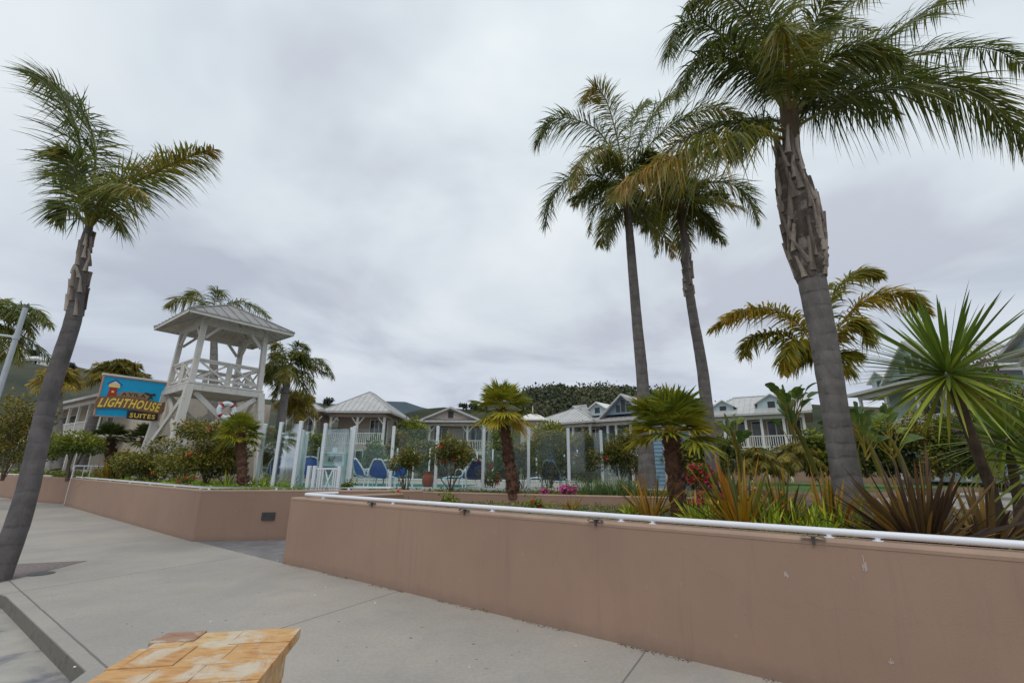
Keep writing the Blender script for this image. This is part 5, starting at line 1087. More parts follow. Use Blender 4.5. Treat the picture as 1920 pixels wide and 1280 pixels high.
# leaning palm, left
b0 = G(-8, 1088); c = (168, 428, 7.8)
tp = [(b0.x - .02, b0.y, -.15), b0 + Vector((0, 0, .02))] + pts([(46, 940, 7.45), (93, 740, 7.65), (137, 600, 7.8), (150, 520, 7.8), (167, 425, 7.8)])
queenpalm('queen_palm', 'leaning grey-trunked palm with two long fronds, at the left edge of the pavement', tp, [.175, .165, .14, .125, .12, .10, .06], P(*c), [
    fr(7.8, c, (159, 330), (140, 230, 7.7), (108, 165, 7.6), (62, 138, 7.5), L=.82, nl=95, blow=(-.25, 0, -.1), droop=.35, gold=.05, tint=.30),
    fr(7.9, c, (178, 330), (176, 260, 7.9), (150, 205, 8.0), (110, 170, 8.1), L=.72, nl=80, blow=(.1, 0, 0), droop=.3, tint=.34),
    fr(7.8, c, (230, 358), (300, 318, 7.6), (355, 295, 7.5), (402, 280, 7.4), L=.62, nl=95, droop=.5, gold=.45, tint=.40),
    fr(7.9, c, (220, 345), (280, 322, 8.2), (340, 300, 8.4), L=.60, nl=70, droop=.2, gold=.4, tint=.45, blow=(0, 0, .25)),
    fr(7.4, c, (190, 370), (225, 350, 7.0), (262, 360, 6.7), L=.55, nl=60, droop=.6, gold=.3, tint=.42),
    fr(7.8, c, (140, 395), (120, 385), (104, 412), L=.40, nl=40, droop=.7, tint=.32), fr(7.8, c, (188, 402), (212, 400), (226, 432), L=.42, nl=40, droop=.6, tint=.38),
    fr(7.3, c, (150, 350), (135, 300, 7.1), (110, 280, 6.9), L=.6, nl=60, droop=.5, tint=.3), fr(8.3, c, (150, 370), (125, 330, 8.5), (98, 330, 8.7), L=.6, nl=60, droop=.5, tint=.3),
], bootspec=(pts([(138, 600), (150, 520), (164, 450)], 7.8), [.112, .112, .07], 30, .30, .095, .022), tmat='trunkl', seed=1, fr0=.03)
# big palm, right
c = (1480, 222, 7.0)
tp = [P(1612, 1012, 7)] + pts([(1600, 960), (1582, 870), (1564, 760), (1545, 640), (1523, 530), (1515, 480), (1500, 400), (1483, 320), (1480, 240)], 7)
queenpalm('queen_palm', 'tall thick grey palm behind the railing with pale shaggy frond stubs under its crown', tp, [.26, .215, .185, .18, .19, .205, .20, .18, .13, .11], P(*c), [
    fr(7, c, (1440, 150), (1385, 95, 6.8), (1320, 45, 6.6), (1275, 50, 6.4), (1250, 105, 6.3), L=.62, nl=105, droop=.75, tint=.30, gold=0),
    fr(7, c, (1440, 140), (1400, 60, 7.3), (1350, -20, 7.4), (1290, -60, 7.5), L=.62, nl=90, droop=.6, tint=.30, gold=0),
    fr(7, c, (1462, 120), (1440, 20, 6.7), (1415, -90, 6.4), L=.62, nl=80, droop=.5, tint=.42, gold=.1),
    fr(7, c, (1500, 140), (1530, 40, 6.4), (1580, -50, 6.0), L=.62, nl=85, droop=.6, tint=.34, gold=.2),
    fr(7, c, (1530, 170), (1620, 105, 7.0), (1730, 25, 7.0), (1860, -40, 7.0), L=.72, nl=110, droop=.6, tint=.30, gold=.15),
    fr(7, c, (1530, 180), (1620, 140, 7.6), (1730, 100, 8.0), (1850, 90, 8.2), (1935, 130, 8.3), L=.70, nl=110, droop=.6, tint=.28, gold=.15),
    fr(7, (1482, 245, 7), (1545, 208), (1640, 172, 6.8), (1750, 160, 6.6), (1850, 195, 6.5), (1925, 275, 6.4), L=.72, nl=120, droop=.75, tint=.26, gold=.25, start=.2),
    fr(7, (1478, 262, 7), (1410, 250, 6.7), (1330, 270, 6.4), (1250, 300, 6.2), (1165, 345, 6.0), L=.62, nl=115, droop=.85, tint=.48, gold=.42),
    fr(7, (1478, 250, 7), (1420, 232, 7.3), (1350, 235, 7.5), (1280, 262, 7.6), (1220, 310, 7.7), L=.58, nl=90, droop=.7, tint=.40, gold=.2),
    fr(7, c, (1480, 130, 6.4), (1475, 70, 5.9), (1462, 50, 5.4), L=.60, nl=70, droop=.9, tint=.52, gold=.05),
    fr(7, c, (1485, 150, 7.6), (1510, 80, 8.2), (1570, 50, 8.8), (1640, 60, 9.3), L=.62, nl=85, droop=.6, tint=.34),
    fr(7, c, (1510, 160, 6.6), (1560, 110, 6.3), (1620, 90, 6.0), (1690, 110, 5.8), L=.60, nl=90, droop=.8, tint=.36, gold=.1),
    fr(7, c, (1460, 150, 7.6), (1420, 90, 8.0), (1370, 70, 8.4), (1310, 100, 8.6), L=.60, nl=80, droop=.7, tint=.27),
    fr(7, (1482, 225, 7), (1530, 195, 7.5), (1600, 190, 7.9), (1680, 215, 8.2), L=.55, nl=85, droop=.8, tint=.27),
    fr(7, c, (1455, 110, 7.2), (1470, 30, 7.4), (1520, -20, 7.6), (1580, -30, 7.8), L=.6, nl=80, droop=.6, tint=.45),
    fr(7, c, (1530, 160, 7.4), (1610, 120, 7.8), (1690, 130, 8.0), (1770, 180, 8.2), L=.6, nl=90, droop=.8, tint=.3, gold=.2),
    fr(7, (1480, 235, 7), (1440, 225, 7.6), (1400, 240, 8.0), (1365, 290, 8.3), L=.5, nl=70, droop=.8, tint=.35),
    fr(7, c, (1430, 150, 6.9), (1370, 110, 6.7), (1310, 110, 6.5), (1270, 170, 6.4), L=.62, nl=95, droop=.75, tint=.30, gold=0),
    fr(7, c, (1440, 90, 6.8), (1390, 10, 6.6), (1330, -20, 6.4), (1290, 10, 6.3), L=.62, nl=95, droop=.75, tint=.36, gold=0),
    fr(7, c, (1515, 110, 7.3), (1580, 20, 7.6), (1680, -40, 7.8), L=.65, nl=85, droop=.6, tint=.38),
], bulge=([(1522, 528), (1519, 500), (1514, 470), (1508, 435), (1500, 395), (1490, 355), (1480, 318), (1477, 285)], 7, [.205, .25, .285, .30, .295, .25, .20, .15]), bootspec=(pts([(1522, 525), (1519, 500), (1514, 470), (1508, 435), (1500, 395), (1490, 355), (1480, 318), (1477, 290)], 7), [.20, .24, .28, .30, .295, .25, .20, .155], 60, .62, .15, .035), shaft=(P(1488, 330, 7), P(1479, 200, 7), .12, .155), seed=2, fr0=.036)
# paired palms in the middle
c = (1174, 345, 12.5)
tp = [P(1216, 915, 12.5)] + pts([(1213, 880), (1205, 720), (1194, 600), (1183, 470), (1176, 380)], 12.5)
queenpalm('queen_palm', 'tall slim palm, left one of the pair in the middle, its fronds reaching left', tp, [.26, .225, .165, .145, .13, .10], P(*c), [
    fr(12.5, c, (1130, 255), (1070, 222, 12.2), (1025, 232, 12), (1005, 270, 11.9), L=.72, nl=97, droop=.6, tint=.34),
    fr(12.5, c, (1155, 250), (1135, 185, 12.2), (1112, 165, 12), (1098, 190, 11.8), L=.72, nl=91, droop=.5, tint=.5, gold=.3),
    fr(12.5, c, (1205, 250), (1245, 190, 12.8), (1290, 160, 13), L=.72, nl=97, droop=.5, tint=.36), fr(12.5, c, (1220, 270), (1275, 225, 12.2), (1340, 205, 12), (1395, 220, 11.9), L=.72, nl=104, droop=.5, tint=.33),
    fr(12.5, (1172, 370, 12.5), (1120, 330), (1070, 335, 12.3), (1035, 370, 12.2), (1022, 425, 12.1), L=.72, nl=97, droop=.5, tint=.28),
    fr(12.5, (1172, 380, 12.5), (1145, 370), (1115, 390, 12.4), (1104, 440, 12.3), L=.45, nl=50, droop=.5, tint=.36), fr(12.5, (1172, 390, 12.5), (1160, 400), (1145, 425, 12.4), (1140, 465, 12.3), L=.42, nl=50, droop=.5, tint=.4),
    fr(12.5, (1172, 390, 12.5), (1200, 395), (1222, 425, 12.4), (1232, 470, 12.3), L=.42, nl=50, droop=.5, tint=.36),
    fr(12.5, c, (1150, 290, 11.7), (1115, 280, 11.1), (1085, 310, 10.7), (1075, 355, 10.6), L=.55, nl=70, droop=.7, tint=.5, gold=.25),
    fr(12.5, c, (1180, 260, 12.9), (1195, 210, 13.2), (1215, 190, 13.5), L=.68, nl=78, droop=.5, tint=.33),
], rand=13, L=2.1, leafL=.55, leafw=.03, nl=66, elr=(72, -30), sag=.5, seed=3, shaft=(P(1178, 425, 12.5), P(1173, 345, 12.5), .11, .13), tint=.38, gold=.35)
c = (1273, 385, 14.0)
tp = [P(1338, 885, 14)] + pts([(1334, 850), (1318, 700), (1301, 600), (1291, 535), (1285, 460), (1276, 400)], 14)
queenpalm('queen_palm', 'slim palm with a peeled knob below its crown, right one of the pair', tp, [.21, .20, .17, .15, .14, .13, .11], P(*c), [
    fr(14, c, (1320, 345), (1370, 345, 13.8), (1405, 370, 13.7), (1420, 418, 13.7), L=.68, nl=91, droop=.5, tint=.34), fr(14, (1275, 400, 14), (1310, 395), (1332, 415), (1340, 455), L=.45, nl=45, droop=.5, tint=.36),
    fr(14, (1275, 405, 14), (1250, 405), (1237, 430), (1230, 480), L=.45, nl=45, droop=.5, tint=.36), fr(14, c, (1300, 320), (1345, 285, 13.6), (1390, 290, 13.3), L=.68, nl=84, droop=.5, tint=.42, gold=.2),
    fr(14, c, (1235, 350), (1200, 370, 13.6), (1185, 415, 13.5), L=.55, nl=60, droop=.6, tint=.42, gold=.2), fr(14, c, (1285, 310, 14.3), (1310, 250, 14.6), (1345, 230, 14.8), L=.68, nl=84, droop=.5, tint=.33),
    fr(14, c, (1250, 320, 13.5), (1215, 300, 13), (1180, 330, 12.7), L=.55, nl=65, droop=.7, tint=.48, gold=.2),
], rand=15, L=1.9, leafL=.52, leafw=.03, nl=62, elr=(75, -28), sag=.5, seed=4, gold=.35, bootspec=(pts([(1293, 555), (1291, 530), (1285, 470)], 14), [.15, .165, .12], 16, .42, .13, .05), shaft=(P(1284, 450, 14), P(1274, 385, 14), .12, .15), tint=.38)
# golden palm behind the big one
c = (1540, 672, 16)
tp = [P(1572, 880, 16)] + pts([(1566, 840), (1552, 760), (1544, 700), (1541, 680)], 16)
queenpalm('queen_palm', 'golden-leaved palm whose crown spreads behind the tall thick grey trunk', tp, [.22, .2, .16, .13, .10], P(*c), [
    fr(16, c, (1490, 600), (1430, 578, 15.7), (1380, 588, 15.5), (1333, 618, 15.4), L=.72, nl=110, droop=.5), fr(16, c, (1480, 632), (1435, 625, 15.8), (1405, 640, 15.7), (1393, 668, 15.6), L=.62, nl=90, droop=.5),
    fr(16, c, (1555, 570), (1590, 522, 16.2), (1625, 508, 16.3), (1652, 520, 16.4), L=.65, nl=90, droop=.45, tint=.35), fr(16, c, (1590, 590), (1640, 556, 15.6), (1700, 552, 15.4), (1742, 588, 15.3), L=.72, nl=95, droop=.55, tint=.6),
    fr(16, c, (1585, 615, 15.6), (1615, 605, 15.3), (1632, 640, 15.1), L=.68, nl=91, droop=.7, tint=.45), fr(16, c, (1525, 600, 16.5), (1530, 560, 17), (1560, 530, 17.4), L=.5, nl=60, tint=.3),
    fr(16, c, (1500, 640, 15.4), (1475, 660, 15.0), (1470, 700, 14.9), L=.5, nl=50, droop=.6), fr(16, c, (1570, 680, 15.6), (1600, 700, 15.2), L=.45, nl=45, droop=.7, tint=.4),
], mat='frondgold', tint=.42, gold=.35, tmat='trunk2', seed=5, leafw=.062, fr0=.03, rand=5, L=1.6, leafL=.6, elr=(70, 20))
# palms beyond the tower
c = (401, 592, 27)
queenpalm('queen_palm', 'palm behind the lookout tower, only its frond tips above the roof', [P(396, 880, 27)] + pts([(398, 800), (401, 680), (401, 600)], 27), [.3, .27, .22, .15], P(*c), [
    fr(27, c, (370, 563), (340, 560), (315, 574), L=.85, nl=50, droop=.6), fr(27, c, (403, 560), (408, 545), (418, 553), L=.8, nl=40), fr(27, c, (440, 565), (475, 572), (505, 594), L=.85, nl=50, droop=.6),
    fr(27, c, (385, 570), (370, 548), (350, 552), L=.7, nl=40), fr(27, c, (430, 575), (455, 590), (470, 620), L=.7, nl=40)], rand=4, L=1.9, leafL=.6, leafw=.05, nl=34, elr=(20, -40), split=False, seed=6, tmat='trunk2', gold=.3, tint=.45, rseg=3)
c = (543, 683, 24)
queenpalm('queen_palm', 'grey palm with drooping fronds between the tower and the hipped pavilion', [P(520, 885, 24)] + pts([(524, 815), (531, 760), (538, 715), (541, 695)], 24), [.3, .25, .21, .17, .12], P(*c), [
    fr(24, c, (575, 672), (605, 678), (625, 708), L=.65, nl=55, droop=.6), fr(24, c, (520, 688), (505, 692), (496, 715), L=.6, nl=45, droop=.6), fr(24, c, (530, 660), (522, 645), (510, 652), L=.6, nl=45), fr(24, c, (552, 658), (562, 645), (580, 655), L=.6, nl=45),
    fr(24, c, (560, 695), (580, 705), (590, 735), L=.55, nl=45), fr(24, c, (530, 705), (520, 725), (512, 750), L=.5, nl=40)], rand=9, L=1.9, leafL=.6, leafw=.05, nl=40, elr=(75, -40), split=False, seed=7, tmat='trunk2', tint=.42, gold=.3, rseg=3)
c = (556, 748, 26)
queenpalm('queen_palm', 'low olive-coloured palm crown below and behind the grey drooping palm', [P(560, 880, 26), P(558, 820, 26), P(556, 760, 26)], [.25, .22, .15], P(*c), [], rand=13, L=1.35, leafL=.5, leafw=.045, nl=34, elr=(60, -40), split=False, seed=8, tmat='trunk2', mat='olive', tint=.5, gold=.4, rseg=3)
c = (-18, 602, 17)
queenpalm('queen_palm', 'palm at the left edge, its fronds crossing the lamp post', [P(-60, 890, 17), P(-40, 740, 17), P(-20, 620, 17)], [.3, .22, .15], P(*c), [
    fr(17, c, (30, 575), (65, 580), (97, 612), L=.6, nl=60, droop=.6), fr(17, c, (20, 585), (45, 600), (60, 630), L=.55, nl=55, droop=.6, tint=.5), fr(17, c, (15, 620), (30, 645), (35, 680), L=.55, nl=50, droop=.6, tint=.5), fr(17, c, (-10, 640), (0, 670), L=.5, nl=40)], rand=8, L=2.2, leafL=.55, leafw=.045, nl=40, split=False, seed=9, tmat='trunk2', rseg=3)
c = (224, 706, 24)
queenpalm('queen_palm', 'bushy palm with a dense green crown above the hanging sign', [P(150, 880, 24)] + pts([(160, 840), (176, 783), (200, 735), (219, 715)], 24), [.26, .24, .21, .18, .12], P(*c), [], rand=30, L=1.6, leafL=.5, leafw=.05, nl=34, elr=(88, 5), sag=.45, split=False, seed=10, tmat='trunk', mat='olive', tint=.40, gold=.35, rseg=3)
c = (112, 716, 30)
queenpalm('queen_palm', 'golden bushy palm crown directly behind the leaning trunk', [P(105, 880, 30), P(108, 800, 30), P(112, 735, 30)], [.3, .25, .15], P(*c), [], rand=22, L=1.7, leafL=.55, leafw=.055, nl=34, elr=(85, -5), sag=.4, split=False, seed=11, tmat='trunk2', mat='olive', tint=.58, gold=.4, rseg=3)
# low feathery palms before the two-dormer wing
for k, (u, v, y, lab) in enumerate(((1490, 852, 25, 'low feathery palm in front of the two-dormer wing, right of the other low one'), (1424, 860, 24, 'small feathery palm below the long balcony, left of the larger low palm'), (1296, 835, 20, 'olive feathery palm showing behind the nearest fan palm'))):
    queenpalm('date_palm', lab, [P(u + 6, 885, y), P(u + 3, v + 20, y), P(u, v, y)], [.16, .14, .10], P(u, v, y), [], rand=22, L=1.5 - .2 * k, leafL=.38, leafw=.035, nl=34, elr=(70, -25), sag=.6, split=False, seed=20 + k, tmat='trunk2', mat='olive', tint=.42, gold=.3, rseg=3)

fanpalm('fan_palm', 'fan palm with a dark shaggy trunk in front of the tower shrubs', P(457, 913, 13.6), P(450, 812, 13.6), .135, .125, .52, 26, seed=1, Lp=.34)
fanpalm('fan_palm', 'middle fan palm leaning slightly left before the glass fence', P(963, 926, 12.9), P(941, 768, 12.9), .16, .115, .66, 30, seed=2, Lp=.5, gold=.35)
fanpalm('fan_palm', 'nearest fan palm with a thick dark shaggy trunk, right of the paired palms', P(1279, 1000, 8.4), P(1258, 812, 8.4), .125, .155, .62, 32, seed=3, Lp=.50, gold=.15, drop=-12)
fanpalm('fan_palm', 'dark fan palm under the left half of the hanging sign', P(211, 888, 23), P(206, 822, 23), .21, .2, .65, 24, seed=4, Lp=.5, gold=0, split=False, drop=-10, mat='dark')
fanpalm('fan_palm', 'dark fan palm under the lettering SUITES, left of the tower leg', P(278, 888, 23), P(273, 824, 23), .2, .2, .65, 24, seed=5, Lp=.5, gold=0, split=False, drop=-10, mat='dark')

# spiky dracaena / yucca heads
def yucca(label, tpts, heads, seed, n=90, L=1.0, w=.05, rr=.05):
    global rng
    rng = np.random.default_rng(seed + 40); base = np.array(tuple(tpts[0])); o = empty('yucca_tree', base, label, 'yucca'); tp = [np.array(tuple(p)) - base for p in tpts]
    b = trunk_mb(tp, [rr * 1.3, rr], 12, 30, .06); b.build('trunk', M['bark'], o)
    for (c, nn, LL) in heads:
        cc = np.array(tuple(c)) - base; b = MB(); u_ = rng.random(nn); z = 1 - 1.75 * u_; az = np.arange(nn) * 2.39996 + rng.normal(0, .2, nn); s = np.sqrt(np.clip(1 - z * z, 0, 1)); d = np.stack([np.cos(az) * s, np.sin(az) * s, z], -1)
        d = norm(d + rng.normal(0, .09, d.shape)); old = np.clip((.35 - z) / 1.2, 0, 1); ribbons(b, cc + d * .05, d, LL * rng.uniform(.8, 1.08, nn) * (1 - .1 * old), w * rng.uniform(.8, 1.15, nn), .04 + .16 * old * rng.random(nn), 6, np.clip(.30 + .38 * old + rng.normal(0, .08, nn), 0, 1), wref=np.repeat([[0, 0, 1.]], nn, 0) + rng.normal(0, .25, (nn, 3)), fold=.22, prof=([0, .12, .5, .8, 1], [.55, .75, 1, .62, .03]))
        b.build('leaf_head', M['yucca'], o)
    return o
yucca('spiky palm-like yucca with a huge round head of sword leaves beside the tall palm', [P(1886, 1010, 6.1), P(1858, 915, 6.0), P(1833, 850, 5.8), P(1795, 745, 5.55), P(1780, 706, 5.5)], [(P(1778, 702, 5.5), 190, 1.08)], 1, w=.046)
yucca('second spiky yucca head lower down at the right edge', [P(1915, 1010, 6.6), P(1908, 930, 6.6), P(1890, 830, 6.5)], [(P(1888, 824, 6.5), 130, 1.0)], 2, w=.045)
yucca('third yucca head cut by the right edge, leaves hanging above the railing', [P(1990, 1010, 5.6), P(1965, 900, 5.6)], [(P(1962, 872, 5.6), 80, .85)], 3, w=.05)

# bird-of-paradise
def paddleplant(label, base, H, n, seed, blade=.8, spread=.5, tilt=0.0, tint=.4, stemH=.45):
    global rng
    rng = np.random.default_rng(seed + 70); o = empty('bird_of_paradise', tuple(base), label, 'plant', 'paddle-leaved plants near the hotel'); s = MB(); b = MB(); hub = np.array((tilt * H * .5, 0, H * stemH))
    s.tube(bez([(0, 0, -.05), hub * .5 + (.05, 0, 0), hub], 8), [.10, .09, .09, .085, .08, .08, .075, .07], 8, .5)
    for k in range(n):
        a = k * 2.4 + rng.normal(0, .2); el = math.radians(rng.uniform(42, 88)); d = np.array((math.cos(a) * math.cos(el), math.sin(a) * math.cos(el) * .7, math.sin(el))); L = H * (1 - stemH) * rng.uniform(.7, 1.05); p0 = hub - np.array((0, 0, rng.uniform(0, .3) * H)); p1 = p0 + d * L * .55; s.tube([p0, (p0 + p1) / 2, p1], [.03, .02, .014], 5, .7)
        m = 9; t = np.linspace(0, 1, m); bl = .8 * blade * rng.uniform(.7, 1.15); out = norm(d + np.array((d[0], d[1], -.1)) * .5); c_ = p1 + out * bl * t[:, None] + np.array((0, 0, -.35 * bl)) * (t ** 2)[:, None]; w = .19 * bl / .8 * np.sin(np.pi * np.clip(t * .93 + .05, 0, 1)) ** .6 * (1 + .12 * rng.standard_normal(m)); w[-1] = .01
        sd = norm(np.cross(out, (rng.normal(0, .6), rng.normal(0, .6), 1.0))); nn = np.cross(sd, out); g = np.stack([c_ - sd * w[:, None] + nn * w[:, None] * .35, c_, c_ + sd * w[:, None] + nn * w[:, None] * .35], 1)
        b.grid(g, np.clip(np.full((m - 1) * 2, tint + rng.normal(0, .13)) + rng.normal(0, .05, (m - 1) * 2), 0, 1))
    s.build('stems', M['olive'], o); b.build('leaf_blades', M['paddle'], o); return o
def bz(u, v, y): return P(u, v, y)
paddleplant('tall paddle-leaved plant rising above the two-dormer roof, left of the tall palm', bz(1530, 885, 18), 4.3, 22, 1, 1.0, tilt=-.28)
paddleplant('paddle-leaved plant in front of the two-dormer wing balcony', bz(1392, 885, 20), 3.1, 16, 2, .85, tilt=-.1)
paddleplant('paddle-leaved plant just right of the tall thick trunk', bz(1655, 890, 15), 2.9, 20, 3, .85, tilt=-.3)
paddleplant('paddle-leaved plant with bare leaning stalks below the grey gable', bz(1700, 890, 16), 2.8, 14, 4, .85, tilt=-.25)
paddleplant('dense paddle-leaved plant left of the spiky yucca', bz(1610, 890, 17), 3.3, 22, 5, .95)
paddleplant('tall paddle-leaved plant between the yucca head and the purple bougainvillea', bz(1860, 890, 11.5), 4.0, 22, 6, .8, stemH=.6)

# flax and strap-leaved clumps
Z1 = .74
def flax(name, label, u, v, y, n, L, w, mat, **k):
    p = P(u, v, y); return swordclump(name, label, (p.x, p.y, k.pop('z', Z1)), n, L, w, mat, cat='plant', **k)
flax('flax_clump', 'orange and green striped flax clump, largest one behind the railing', 1392, 1000, 6.3, 135, 1.12, .045, 'flaxo', spread=.75, droop=.30, seed=1, group=None, tint=(0, .75))
flax('flax_clump', 'orange flax clump directly left of the thick palm trunk', 1560, 1000, 6.3, 85, .95, .04, 'flaxo', spread=.8, seed=2)
flax('flax_clump', 'yellow-green flax clump in the middle of the bed, right of the largest one', 1468, 1000, 6.6, 100, .95, .035, 'flaxo', spread=.6, seed=3, tint=(0, .7))
flax('flax_clump', 'thin orange flax clump left of the nearest fan palm', 1222, 985, 8.4, 55, 1.05, .035, 'flaxo', spread=.7, seed=4)
flax('flax_clump', 'big bronze flax clump in front of the right-hand lawn', 1728, 1030, 5.2, 210, 1.14, .048, 'flaxb', spread=.85, droop=.22, seed=5, minel=12)
flax('flax_clump', 'olive bronze flax clump beside the crimson flowers', 1362, 900, 11.5, 50, 1.35, .05, 'flaxb', spread=.6, seed=6, tint=(.3, .9))
flax('flax_clump', 'yellowish flax clump below the dark fan palms by the far rail', 208, 893, 18, 55, 1.3, .05, 'flaxo', spread=.65, seed=7, z=.95, tint=(0, .55))
flax('flax_clump', 'reddish flax clump between the topiary tree and the far railing', 183, 893, 19, 30, .9, .05, 'flaxb', spread=.9, seed=8, z=.95, tint=(.4, 1))
flax('flax_clump', 'small golden flax tuft low in the bed before the planter wall', 1072, 958, 10.5, 26, .42, .03, 'flaxo', spread=.7, seed=9)
flax('flax_clump', 'bronze flax at the right edge under the yucca', 1850, 1030, 5.6, 90, .95, .05, 'flaxb', spread=.9, seed=10)
flax('flax_clump', 'slim orange flax tuft between the thick palm trunk and the bronze flax', 1640, 1015, 6.2, 26, .75, .035, 'flaxo', spread=.8, seed=11)
straps = [(1308, 975, 7.6, 'bright green strap-leaved clump right of the nearest fan palm'), (1345, 985, 7.0, 'bright green strap-leaved clump at the left foot of the largest orange flax'), (1440, 1000, 5.9, 'bright green strap-leaved clump against the railing below the yellow-green flax'), (1500, 1005, 5.8, 'bright green strap-leaved clump midway between the flaxes'), (1542, 1010, 5.7, 'bright green strap-leaved clump nearest the thick palm trunk'), (1420, 960, 8.2, 'green strap-leaved clump behind the largest orange flax'), (1595, 1015, 5.9, 'dark green strap leaves at the very foot of the thick palm'), (1185, 965, 9.3, 'low green strap-leaved clump left of the thin orange flax')]
for k, (u, v, y, lab) in enumerate(straps): flax('strap_leaf_clump', lab, u, v, y, 150, .60 if k != 7 else .4, .026, 'strap', spread=.85, droop=.6, seed=30 + k, group='strap-leaved clumps in the front bed')
for k, (u, v, y, lab) in enumerate(((505, 905, 13.9, 'green strap-leaved clump under the glass fence left of the gate'), (545, 908, 13.6, 'green strap-leaved clump with pale tips nearest the gate'), (480, 905, 13.9, 'green strap-leaved clump right beside the shaggy fan palm trunk'), (425, 905, 13.5, 'dark strap-leaved clump left of the shaggy fan palm trunk'))):
    flax('strap_leaf_clump', lab, u, v, y, 60, .6, .03, 'strap', spread=.9, droop=.5, seed=50 + k, z=.95)
for k, (u, y, lab) in enumerate(((1112, 13.1, 'grey-green lavender clump behind the bright pink flowers'), (1150, 13.0, 'grey-green lavender clump, middle one below the tall shrubs'), (1188, 12.9, 'grey-green lavender clump at the foot of the left paired palm'))):
    p = P(u, 928, y); swordclump('lavender_clump', lab, (p.x, p.y, .94), 260, .62, .018, 'lav', spread=.75, droop=.1, seed=60 + k, r=.35, segs=3, fold=0, cat='plant', group='lavender on the planter wall', part='stems')

# shrubs
def sh(lab, u, y, W, H, z=.95, v=905, **k):
    p = P(u, v, y); return shrub(k.pop('name', 'shrub'), lab, (p.x, p.y, z), W, k.pop('Dp', W * .8), H, **k)
sh('large hibiscus shrub with red flowers in front of the lookout tower', 388, 15.0, 3.0, 2.15, n=7500, lobes=15, leaf=.10, flower='red', nf=26, fs=.11, seed=1)
sh('broad olive shrub with tiny white flowers left of the tower leg', 282, 16.6, 3.1, 1.95, n=7000, lobes=13, leaf=.10, flower='whitefl', nf=26, fs=.06, seed=2)
sh('darker shrub between the dark fan palm trunks', 232, 18.5, 1.9, 1.45, n=2600, lobes=10, leaf=.11, seed=3)
sh('leafy shrub filling the corner below the tower, right of the big red-flowered one', 430, 15.6, 1.5, 1.5, n=2200, lobes=8, leaf=.10, seed=4, mat='green')
sh('small open shrub with a forked stem before the pool', 762, 13.7, 1.4, 1.25, n=1500, lobes=8, leaf=.085, flower='red', nf=3, fs=.12, seed=5, z0=.45)
sh('upright hibiscus shrub with a few red flowers, between two white fence posts', 845, 13.7, 1.6, 1.72, n=2600, lobes=11, leaf=.085, flower='red', nf=9, fs=.11, seed=6, z0=.35)
sh('narrow dark green shrub low behind the middle fan palm', 921, 15.8, .9, 1.0, n=900, lobes=6, leaf=.09, flower='red', nf=6, fs=.12, seed=7)
sh('green shrub right of the middle fan palm trunk, by the tall white post', 978, 15.5, 1.1, 1.75, n=1500, lobes=8, leaf=.09, flower='red', nf=4, fs=.12, seed=8)
sh('sparse tall shrub behind the glass, in front of the umbrella', 1030, 15.8, 1.6, 2.1, n=3400, lobes=10, leaf=.09, seed=9, flower='red', nf=4, fs=.12)
sh('tall hibiscus shrub left of the last full fence panel', 1098, 16.0, 1.7, 2.1, n=4200, lobes=10, leaf=.09, flower='red', nf=6, fs=.13, seed=10, z0=.2)
sh('tall hibiscus shrub directly left of the left paired palm', 1160, 16.4, 2.2, 2.1, n=5000, lobes=11, leaf=.09, flower='red', nf=4, fs=.13, seed=11, z0=.2)
sh('hedge-like shrub at the far left edge behind the railing', 8, 22, 3.6, 3.9, n=4200, lobes=14, leaf=.15, mat='olive', seed=12, v=880)
sh('darker hedge shrub between the far left hedge and the leaning trunk', 62, 26, 2.6, 2.4, n=2400, lobes=10, leaf=.15, mat='green', seed=13, v=880)
# clipped round tree
p = P(130, 885, 21); o = empty('topiary_tree', (p.x, p.y, .95), 'small round-crowned tree with several stems before the cream wing', 'tree'); rng = np.random.default_rng(5); b = MB(); zt_ = P(127, 832, 21).z - .95
pos, out = blobs(3000, [(x, y, zt_ + z) for x, y, z in ((-.5, 0, 0), (.5, .1, .05), (0, 0, .25), (-.2, -.2, -.05), (.3, -.2, -.1), (.75, 0, -.15), (-.8, .1, -.12))], [(.5, .5, .36)] * 7, .1, hollow=.4); leaves(b, pos, out, .13, np.clip(.3 + .3 * out[:, 2] + .4 * rng.random(len(pos)), 0, 1)); b.build('crown', M['green'], o)
b = MB(); stems(b, (0, 0, 0), [(-.4, 0, zt_), (.35, .1, zt_), (0, .1, zt_), (.15, -.1, zt_)], .05); b.build('trunk', M['bark'], o)
